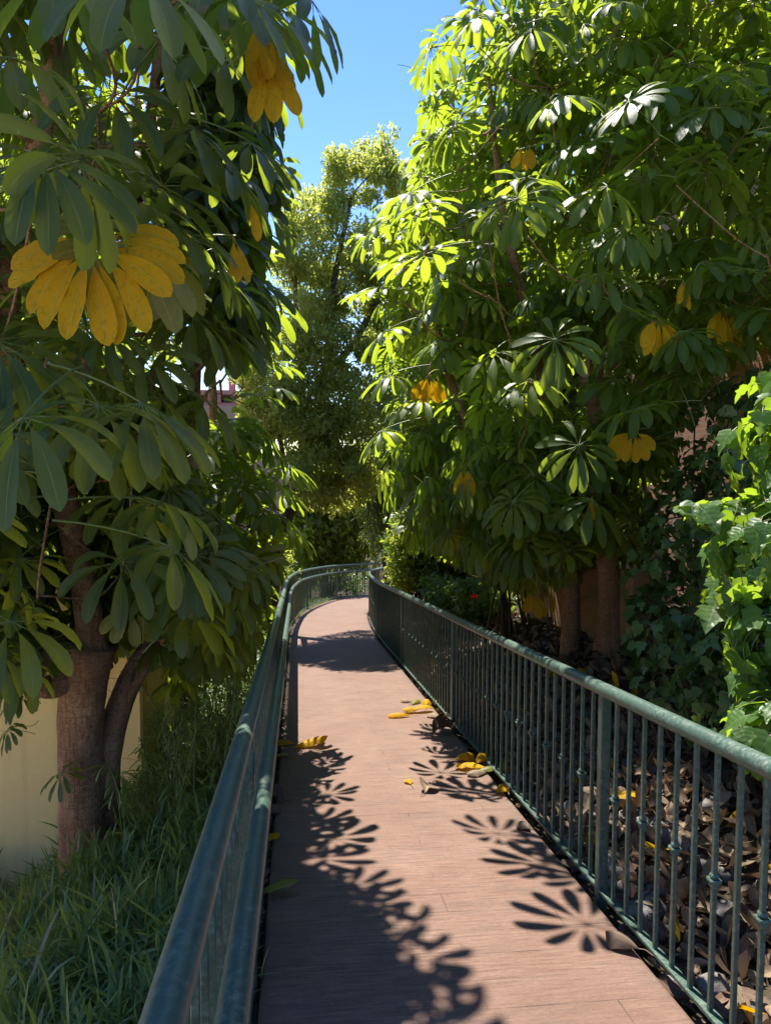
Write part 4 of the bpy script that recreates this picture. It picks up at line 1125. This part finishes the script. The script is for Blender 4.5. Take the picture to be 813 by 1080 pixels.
def ivy():
    r = np.random.default_rng(123)
    ALLOW_N = [(690, 532), (742, 505), (735, 478), (758, 462), (752, 420), (775, 395), (800, 360), (1400, 300), (1400, 1300), (835, 835), (800, 805), (768, 775), (782, 735), (768, 705), (775, 660), (745, 640), (752, 590), (735, 560), (742, 540)]
    ALLOW_F = [(640, 480), (690, 430), (740, 410), (813, 380), (1400, 340), (1400, 1000), (830, 830), (720, 770), (660, 715), (662, 640)]
    def mass(name, label, mat, ells, n, size, allow, seed, base):
        rr = np.random.default_rng(seed); base[2] = float(ground(base[0], base[1]))
        root = empty(name, base, label, 'ivy'); lv = Leaves(); m = MB(); k = 0
        tot = sum(e[2] for e in ells)
        for c, a, f in ells:
            c = np.asarray(c, float); a = np.asarray(a, float); prev = None
            for i in range(int(n * f / tot)):
                v = rr.normal(0, 1, 3); v /= np.linalg.norm(v)
                lump = 1 + .10 * math.sin(v[0] * 7 + c[1] * 3) + .12 * math.sin(v[2] * 9 + v[1] * 6)
                p = c + v * a * lump * rr.uniform(.72, 1.03)
                if p[2] < ground(p[0], p[1]) + .03: continue
                if not in_poly(project(p)[None], allow)[0]: continue
                if p[0] < xr(p[1]) + .02 and p[2] < ramp(p[1]) + 1.05: continue
                lv.put(IVY[int(rr.integers(8))], p, face_rot(rr, v / a), size * rr.uniform(.55, 1.2), float(rr.uniform(0, 1)))
                if i % 22 == 0:
                    if prev is not None and np.linalg.norm(prev - p) < 1.2:
                        m.tube(spline([prev, (prev + p) / 2 - v * .06, p - v * .05], 6), .006, 5)
                    prev = p - v * .05
            g = np.array((c[0] + a[0] * .2, c[1], 0)); g[2] = float(ground(g[0], g[1]))
            for s in range(3):
                sp = spline([g + (rr.normal(0, .1), rr.normal(0, .1), 0), (g + c) / 2 + rr.normal(0, .1, 3), c + (rr.normal(0, .2), rr.normal(0, .2), a[2] * .7)], 8)
                if in_poly(project(sp), allow).all(): m.tube(sp, np.linspace(.02, .008, 9), 6, wob=.1)
        print(name, lv.count())
        lv.build('foliage', mat, root); m.build('vine_stem', M['bark_grey'], root); return root
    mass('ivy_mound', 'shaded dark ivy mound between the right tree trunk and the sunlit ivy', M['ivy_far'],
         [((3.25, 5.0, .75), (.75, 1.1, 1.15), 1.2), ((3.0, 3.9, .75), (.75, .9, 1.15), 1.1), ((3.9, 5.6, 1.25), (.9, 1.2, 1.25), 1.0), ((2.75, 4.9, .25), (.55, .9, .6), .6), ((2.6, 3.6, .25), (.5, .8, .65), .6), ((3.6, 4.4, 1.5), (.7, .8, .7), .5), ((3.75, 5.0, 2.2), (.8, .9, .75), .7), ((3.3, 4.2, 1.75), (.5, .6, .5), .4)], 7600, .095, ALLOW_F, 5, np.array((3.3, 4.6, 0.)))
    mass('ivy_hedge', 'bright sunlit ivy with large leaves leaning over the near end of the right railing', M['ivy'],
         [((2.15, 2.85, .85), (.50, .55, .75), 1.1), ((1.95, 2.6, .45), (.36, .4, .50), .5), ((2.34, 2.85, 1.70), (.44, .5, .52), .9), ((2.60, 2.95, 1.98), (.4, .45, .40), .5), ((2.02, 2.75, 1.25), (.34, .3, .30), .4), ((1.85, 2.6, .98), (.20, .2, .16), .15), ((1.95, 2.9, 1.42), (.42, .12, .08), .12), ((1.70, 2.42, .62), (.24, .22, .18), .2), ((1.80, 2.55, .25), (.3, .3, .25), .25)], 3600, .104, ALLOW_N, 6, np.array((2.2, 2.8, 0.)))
ivy()

# ---------------------------------------------------------------- ground cover, litter, stones
def blade(L, W, r, droop):
    prof = lambda t: np.interp(t, (0, .1, .4, .8, 1), (.35, .7, 1, .55, .03))
    v, uv, q = leaflet(L, W, (0, 0, 0), (.55, 0, .83), (-.83, 0, .55), droop, 6, 2, .0, 0, r, prof)
    return pack([(v, uv, q, 0)])
def groundcover():
    r = np.random.default_rng(200)
    BL = [blade(r.uniform(.17, .30), r.uniform(.012, .020), r, r.uniform(.1, 1.5)) for _ in range(12)]
    lv = Leaves(); dry = Leaves()
    spots = []
    while len(spots) < 2100:
        y = r.uniform(1.2, 8.2) if r.uniform() < .8 else r.uniform(1.2, 4.5); x = r.uniform(-2.9, -.28)
        px = project(np.array((x, y, float(ground(x, y)) + .2)))
        if px[0] < -150 or (x < -1.45 and y > 6.0): continue
        d = np.hypot(x + 1.45, y - 5.05)
        if d < .25: continue
        spots.append((x, y))
    for x, y in spots:
        g = np.array((x, y, float(ground(x, y)))); h = (.75 + .5 * r.uniform()) * (.8 + .35 * sn(x * 2, y * 2))
        if x > -.55: h *= .7
        b = r.uniform(0, 1)
        # short leafy stem with whorls of blades
        for k in range(int(r.integers(16, 24))):
            p = g + np.array((r.normal(0, .05), r.normal(0, .05), r.uniform(0, .30) * h))
            Rm = rotz(r.uniform(0, 6.28)) @ euler(r.normal(0, .25), r.normal(.35, .5), 0)
            (dry if r.uniform() < .05 else lv).put(BL[int(r.integers(12))], p, Rm, h * r.uniform(.7, 1.15), float(np.clip(b * .5 + r.uniform(0, .5), 0, 1)))
    o = lv.build('ribbon_grass', M['blade'], None, loc=(-1.4, 4, float(ground(-1.4, 4))))
    tag(o, 'dense dark green narrow-leaved ground cover below the left railing', 'ground cover', None, 'stuff')
    o = dry.build('dry_grass', M['blade_dry'], None, loc=(-1.4, 4, float(ground(-1.4, 4))))
    tag(o, 'scattered dry straw-coloured blades among the left ground cover', 'dry grass', None, 'stuff')
    # upright bamboo-like stalks behind
    lv = Leaves()
    BB = [simple_leaf(r.uniform(.12, .2), r.uniform(.012, .02), r, 5, 3, 1.4, .2) for _ in range(6)]
    m = MB()
    for i in range(150):
        y = r.uniform(4.6, 8.5); x = r.uniform(-1.25, -.35)
        if y < 5.6 and x < -1.1: continue
        g = np.array((x, y, float(ground(x, y)))); h = r.uniform(.5, 1.0)
        tip = g + np.array((r.normal(0, .12), r.normal(0, .12), h))
        m.tube([g, (g + tip) / 2 + (r.normal(0, .03), 0, 0), tip], .004, 4, False)
        for k in range(26):
            f = r.uniform(.25, 1); lv.put(BB[int(r.integers(6))], g * (1 - f) + tip * f, rotz(r.uniform(0, 6.28)) @ euler(0, r.normal(-.1, .5), 0), r.uniform(.7, 1.2), float(r.uniform(0, 1)))
    root = tag(lv.build('dwarf_bamboo', M['blade'], None, loc=(-.8, 6, float(ground(-.8, 6)))), 'leafy dwarf bamboo stand between the left trunk and the railing', 'bamboo', None, 'stuff')
    m.build('stem', M['bamboo'], root)
    # sunlit verge
    LW = [blade(r.uniform(.10, .2), r.uniform(.006, .010), r, r.uniform(.5, 2)) for _ in range(8)]
    lv = Leaves()
    for i in range(9000):
        y = r.uniform(7.6, 22); x = xl(y) - .12 - abs(r.normal(0, .9))
        if x < -1.3 and y < 14.4: continue
        g = np.array((x, y, float(ground(x, y))))
        for k in range(2):
            lv.put(LW[int(r.integers(8))], g + (r.normal(0, .03), r.normal(0, .03), 0), rotz(r.uniform(0, 6.28)), r.uniform(.8, 1.8), float(r.uniform(0, 1)))
    tag(lv.build('verge_grass', M['lawn'], None, loc=(-1.5, 12, float(ground(-1.5, 12)))), 'sunlit light green grass verge left of the path', 'grass', None, 'stuff')
groundcover()

def litter():
    r = np.random.default_rng(300)
    DL = []
    for _ in range(12):
        v, uv, q = leaflet(r.uniform(.08, .17), r.uniform(.04, .075), (0, 0, 0), (1, 0, .15), (0, 0, 1), r.uniform(-1.6, 1.4), 6, 5, r.uniform(-.2, .8), .06, r, curl=r.uniform(-.9, .9))
        DL.append(pack([(v, uv, q, 0)]))
    lv, tan, yl = Leaves(), Leaves(), Leaves()
    n = 0
    while n < 7500:
        y = r.uniform(1.0, 12.5); x = xr(y) + .10 + abs(r.normal(0, 1.0))
        if x > 4.2: continue
        z = float(ground(x, y)) + r.uniform(.005, .05)
        q = r.uniform()
        (lv if q < .72 else tan if q < .975 else yl).put(DL[int(r.integers(12))], (x, y, z), rotz(r.uniform(0, 6.28)) @ euler(r.normal(0, .4), r.normal(-.1, .35), 0), r.uniform(.6, 1.3), float(r.uniform(0, 1)))
        n += 1
    for _ in range(260):     # drift in the gap along the left edge of the deck
        y = r.uniform(2.2, 13); x = -.17 - abs(r.normal(0, .05))
        lv.put(DL[int(r.integers(12))], (x, y, float(ramp(y)) - r.uniform(.03, .09)), rotz(r.uniform(0, 6.28)) @ euler(r.normal(0, .4), r.normal(0, .4), 0), r.uniform(.4, .8), float(r.uniform(0, 1)))
    tag(lv.build('leaf_litter', M['litter'], None, loc=(2.3, 5, float(ground(2.3, 5)))), 'brown dry leaf litter covering the right bank', 'leaf litter', None, 'stuff')
    tag(tan.build('pale_leaf_litter', M['litter_tan'], None, loc=(2.3, 5, float(ground(2.3, 5)))), 'pale tan dead leaves scattered over the right bank', 'leaf litter', None, 'stuff')
    tag(yl.build('yellow_leaf_litter', M['leaf_yellow'], None, loc=(2.3, 5, float(ground(2.3, 5)))), 'yellow fallen leaves scattered over the right bank', 'leaf litter', None, 'stuff')
    m = MB()
    ic = []
    for i in range(7):
        for j in range(10):
            th, ph = math.pi * (i + .5) / 7, 2 * math.pi * j / 10
            ic.append((math.sin(th) * math.cos(ph), math.sin(th) * math.sin(ph), math.cos(th)))
    ic = np.array(ic)
    Q = [(i*10 + j, i*10 + (j+1) % 10, i*10 + 10 + (j+1) % 10, i*10 + 10 + j) for i in range(6) for j in range(10)]
    T = [(j, (j + 1) % 10, 70) for j in range(10)] + [(60 + (j + 1) % 10, 60 + j, 71) for j in range(10)]
    for k in range(190):
        y = r.uniform(1.3, 9); x = xr(y) + .10 + abs(r.normal(0, .55)); s = r.uniform(.025, .085)
        P = np.vstack((ic, (0, 0, 1), (0, 0, -1)))
        f = 1 + .18 * np.sin(P[:, 0] * 3 + k) + .15 * np.sin(P[:, 1] * 4 + k * 2) + .1 * np.sin(P[:, 2] * 5 + k)
        P = P * f[:, None] * s * np.array((1, r.uniform(.7, 1.1), r.uniform(.5, .8)))
        m.add(P @ rotz(r.uniform(0, 6.28)).T + (x, y, float(ground(x, y)) + s * .25), Q, T)
    tag(m.build('pebbles', M['rock'], None, loc=(1.9, 4, float(ground(1.9, 4)))), 'grey stones lying among the dead leaves on the right bank', 'stones', None, 'stuff')
litter()

def fallen():
    r = np.random.default_rng(400)
    def one(px, py, L, W, az, mat, label, curl=.4, droop=1.0, fold=.3, lift=.012, stemmed=True, spot=None):
        g = on_path(px, py) if spot is None else np.array(spot)
        v, uv, q = leaflet(L, W * 1.2, (-L / 2, 0, 0), (1, 0, .5), (0, 0, 1), droop, 11, 7, fold, .05, r, curl=curl)
        parts = [(v, uv, q, 0)]
        if stemmed:
            sv, su, sq = stick(np.array(((-L / 2 - .07, .01, .006), (-L / 2 - .03, 0, .008), (-L / 2, 0, 0))), .0025, .003); parts.append((sv, su, sq, 0))
        t = pack(parts)
        pitch = euler(math.atan(-SLOPE), 0, 0)
        Rm = pitch @ rotz(R(az))
        P = t.V @ Rm.T
        low = (P[:, 2] + SLOPE * P[:, 1]).min()
        s = Leaves(); s.put(t, g + np.array((0, 0, -low + .004 + lift - .012)), Rm, 1.0, float(r.uniform(.2, 1)))
        o = s.build('fallen_leaf', M[mat], None, loc=g)
        tag(o, label, 'leaf', 'leaves fallen on the path')
    one(328, 788, .30, .10, 8, 'leaf_yellow', 'long bright yellow leaf lying in the sun just before the left shade', curl=1.0, droop=.5)
    one(299, 786, .20, .07, 170, 'leaf_yellow', 'small rolled yellow leaf tucked against the left railing beside the long yellow leaf', curl=1.2)
    one(296, 799, .16, .06, 20, 'leaf_half', 'dull ochre leaf just below the rolled yellow leaf at the left deck edge', curl=.6)
    one(431, 826, .085, .055, 100, 'leaf_yellow', 'tiny yellow leaf alone in the middle of the sunlit path', curl=.3)
    one(452, 834, .13, .10, 60, 'litter_tan', 'pale curled tan leaf beside the tiny yellow leaf mid path', curl=-.7)
    one(421, 757, .24, .08, 190, 'leaf_yellow', 'yellow leaf pointing left at the end of the far leaf pile', curl=.9)
    one(444, 751, .26, .10, 25, 'leaf_yellow', 'broad yellow leaf on top of the far leaf pile by the right railing', curl=.6, lift=.03)
    one(450, 745, .22, .09, 75, 'leaf_yellow', 'yellow leaf standing on edge at the back of the far pile', curl=1.2, lift=.02)
    one(457, 757, .18, .09, 120, 'litter_tan', 'tan dry leaf at the right end of the far leaf pile', curl=.8)
    one(428, 741, .14, .06, 150, 'litter_tan', 'small brown leaf lying just beyond the far leaf pile', curl=1.0)
    one(434, 752, .20, .09, 205, 'leaf_yellow', 'yellow leaf half under the broad leaf in the far leaf pile', curl=1.0, lift=.02)
    one(438, 742, .18, .08, 60, 'leaf_half', 'ochre leaf behind the broad yellow leaf of the far pile', curl=.9)
    one(464, 744, .16, .08, 130, 'leaf_yellow', 'yellow leaf touching the railing foot at the far pile', curl=1.1)
    one(490, 803, .20, .09, 30, 'leaf_yellow', 'curled yellow leaf at the back of the middle pile by the railing', curl=1.3)
    one(503, 818, .17, .08, 200, 'litter_tan', 'dry tan leaf at the front of the middle pile by the railing', curl=.9)
    one(465, 772, .22, .12, 40, 'litter', 'grey brown crumpled leaf in shade below the far leaf pile', curl=-.9)
    one(497, 812, .26, .10, 165, 'leaf_yellow', 'large yellow leaf sprawling at the left of the middle pile by the railing', curl=.6)
    one(508, 806, .22, .09, 60, 'leaf_yellow', 'yellow leaf folded upward in the middle pile by the railing', curl=1.2, lift=.03)
    one(514, 815, .18, .08, 10, 'leaf_half', 'ochre leaf against the railing foot in the middle pile', curl=.8, lift=.02)
    one(530, 837, .13, .08, 95, 'leaf_yellow', 'small upright yellow leaf leaning by the railing below the middle pile', curl=1.3)
    one(552, 874, .12, .07, 110, 'litter_tan', 'pale dry leaf against the railing foot above the leaf fan shadow', curl=1.0)
    one(655, 1000, .16, .08, 120, 'litter', 'dark curled leaf hooked under the railing foot nearest the camera', curl=1.3)
    one(292, 944, .22, .07, 12, 'leaf_half', 'large green-yellow leaf lying in shade at the near left deck edge', curl=.4, droop=.6)
    one(284, 886, .15, .06, 40, 'leaf_yellow', 'yellow leaf sticking out from the left railing above the green-yellow leaf', curl=.8)
    one(287, 858, .14, .09, 60, 'litter', 'crumpled brown leaf heap leaf at the shaded left edge', curl=1.1)
    one(289, 846, .15, .09, 150, 'litter', 'upper brown leaf of the shaded left edge heap', curl=-.9, lift=.02)
    one(285, 835, .12, .07, 200, 'litter_tan', 'pale brown leaf farthest back in the shaded left edge heap', curl=.9)
    g = at(664, 905, 3.9); g[2] = max(g[2], float(ground(g[0], g[1])) + .05)
    one(0, 0, .22, .09, 170, 'leaf_yellow', 'yellow leaf on the dead leaves right behind the second post', curl=.4, spot=g)
fallen()
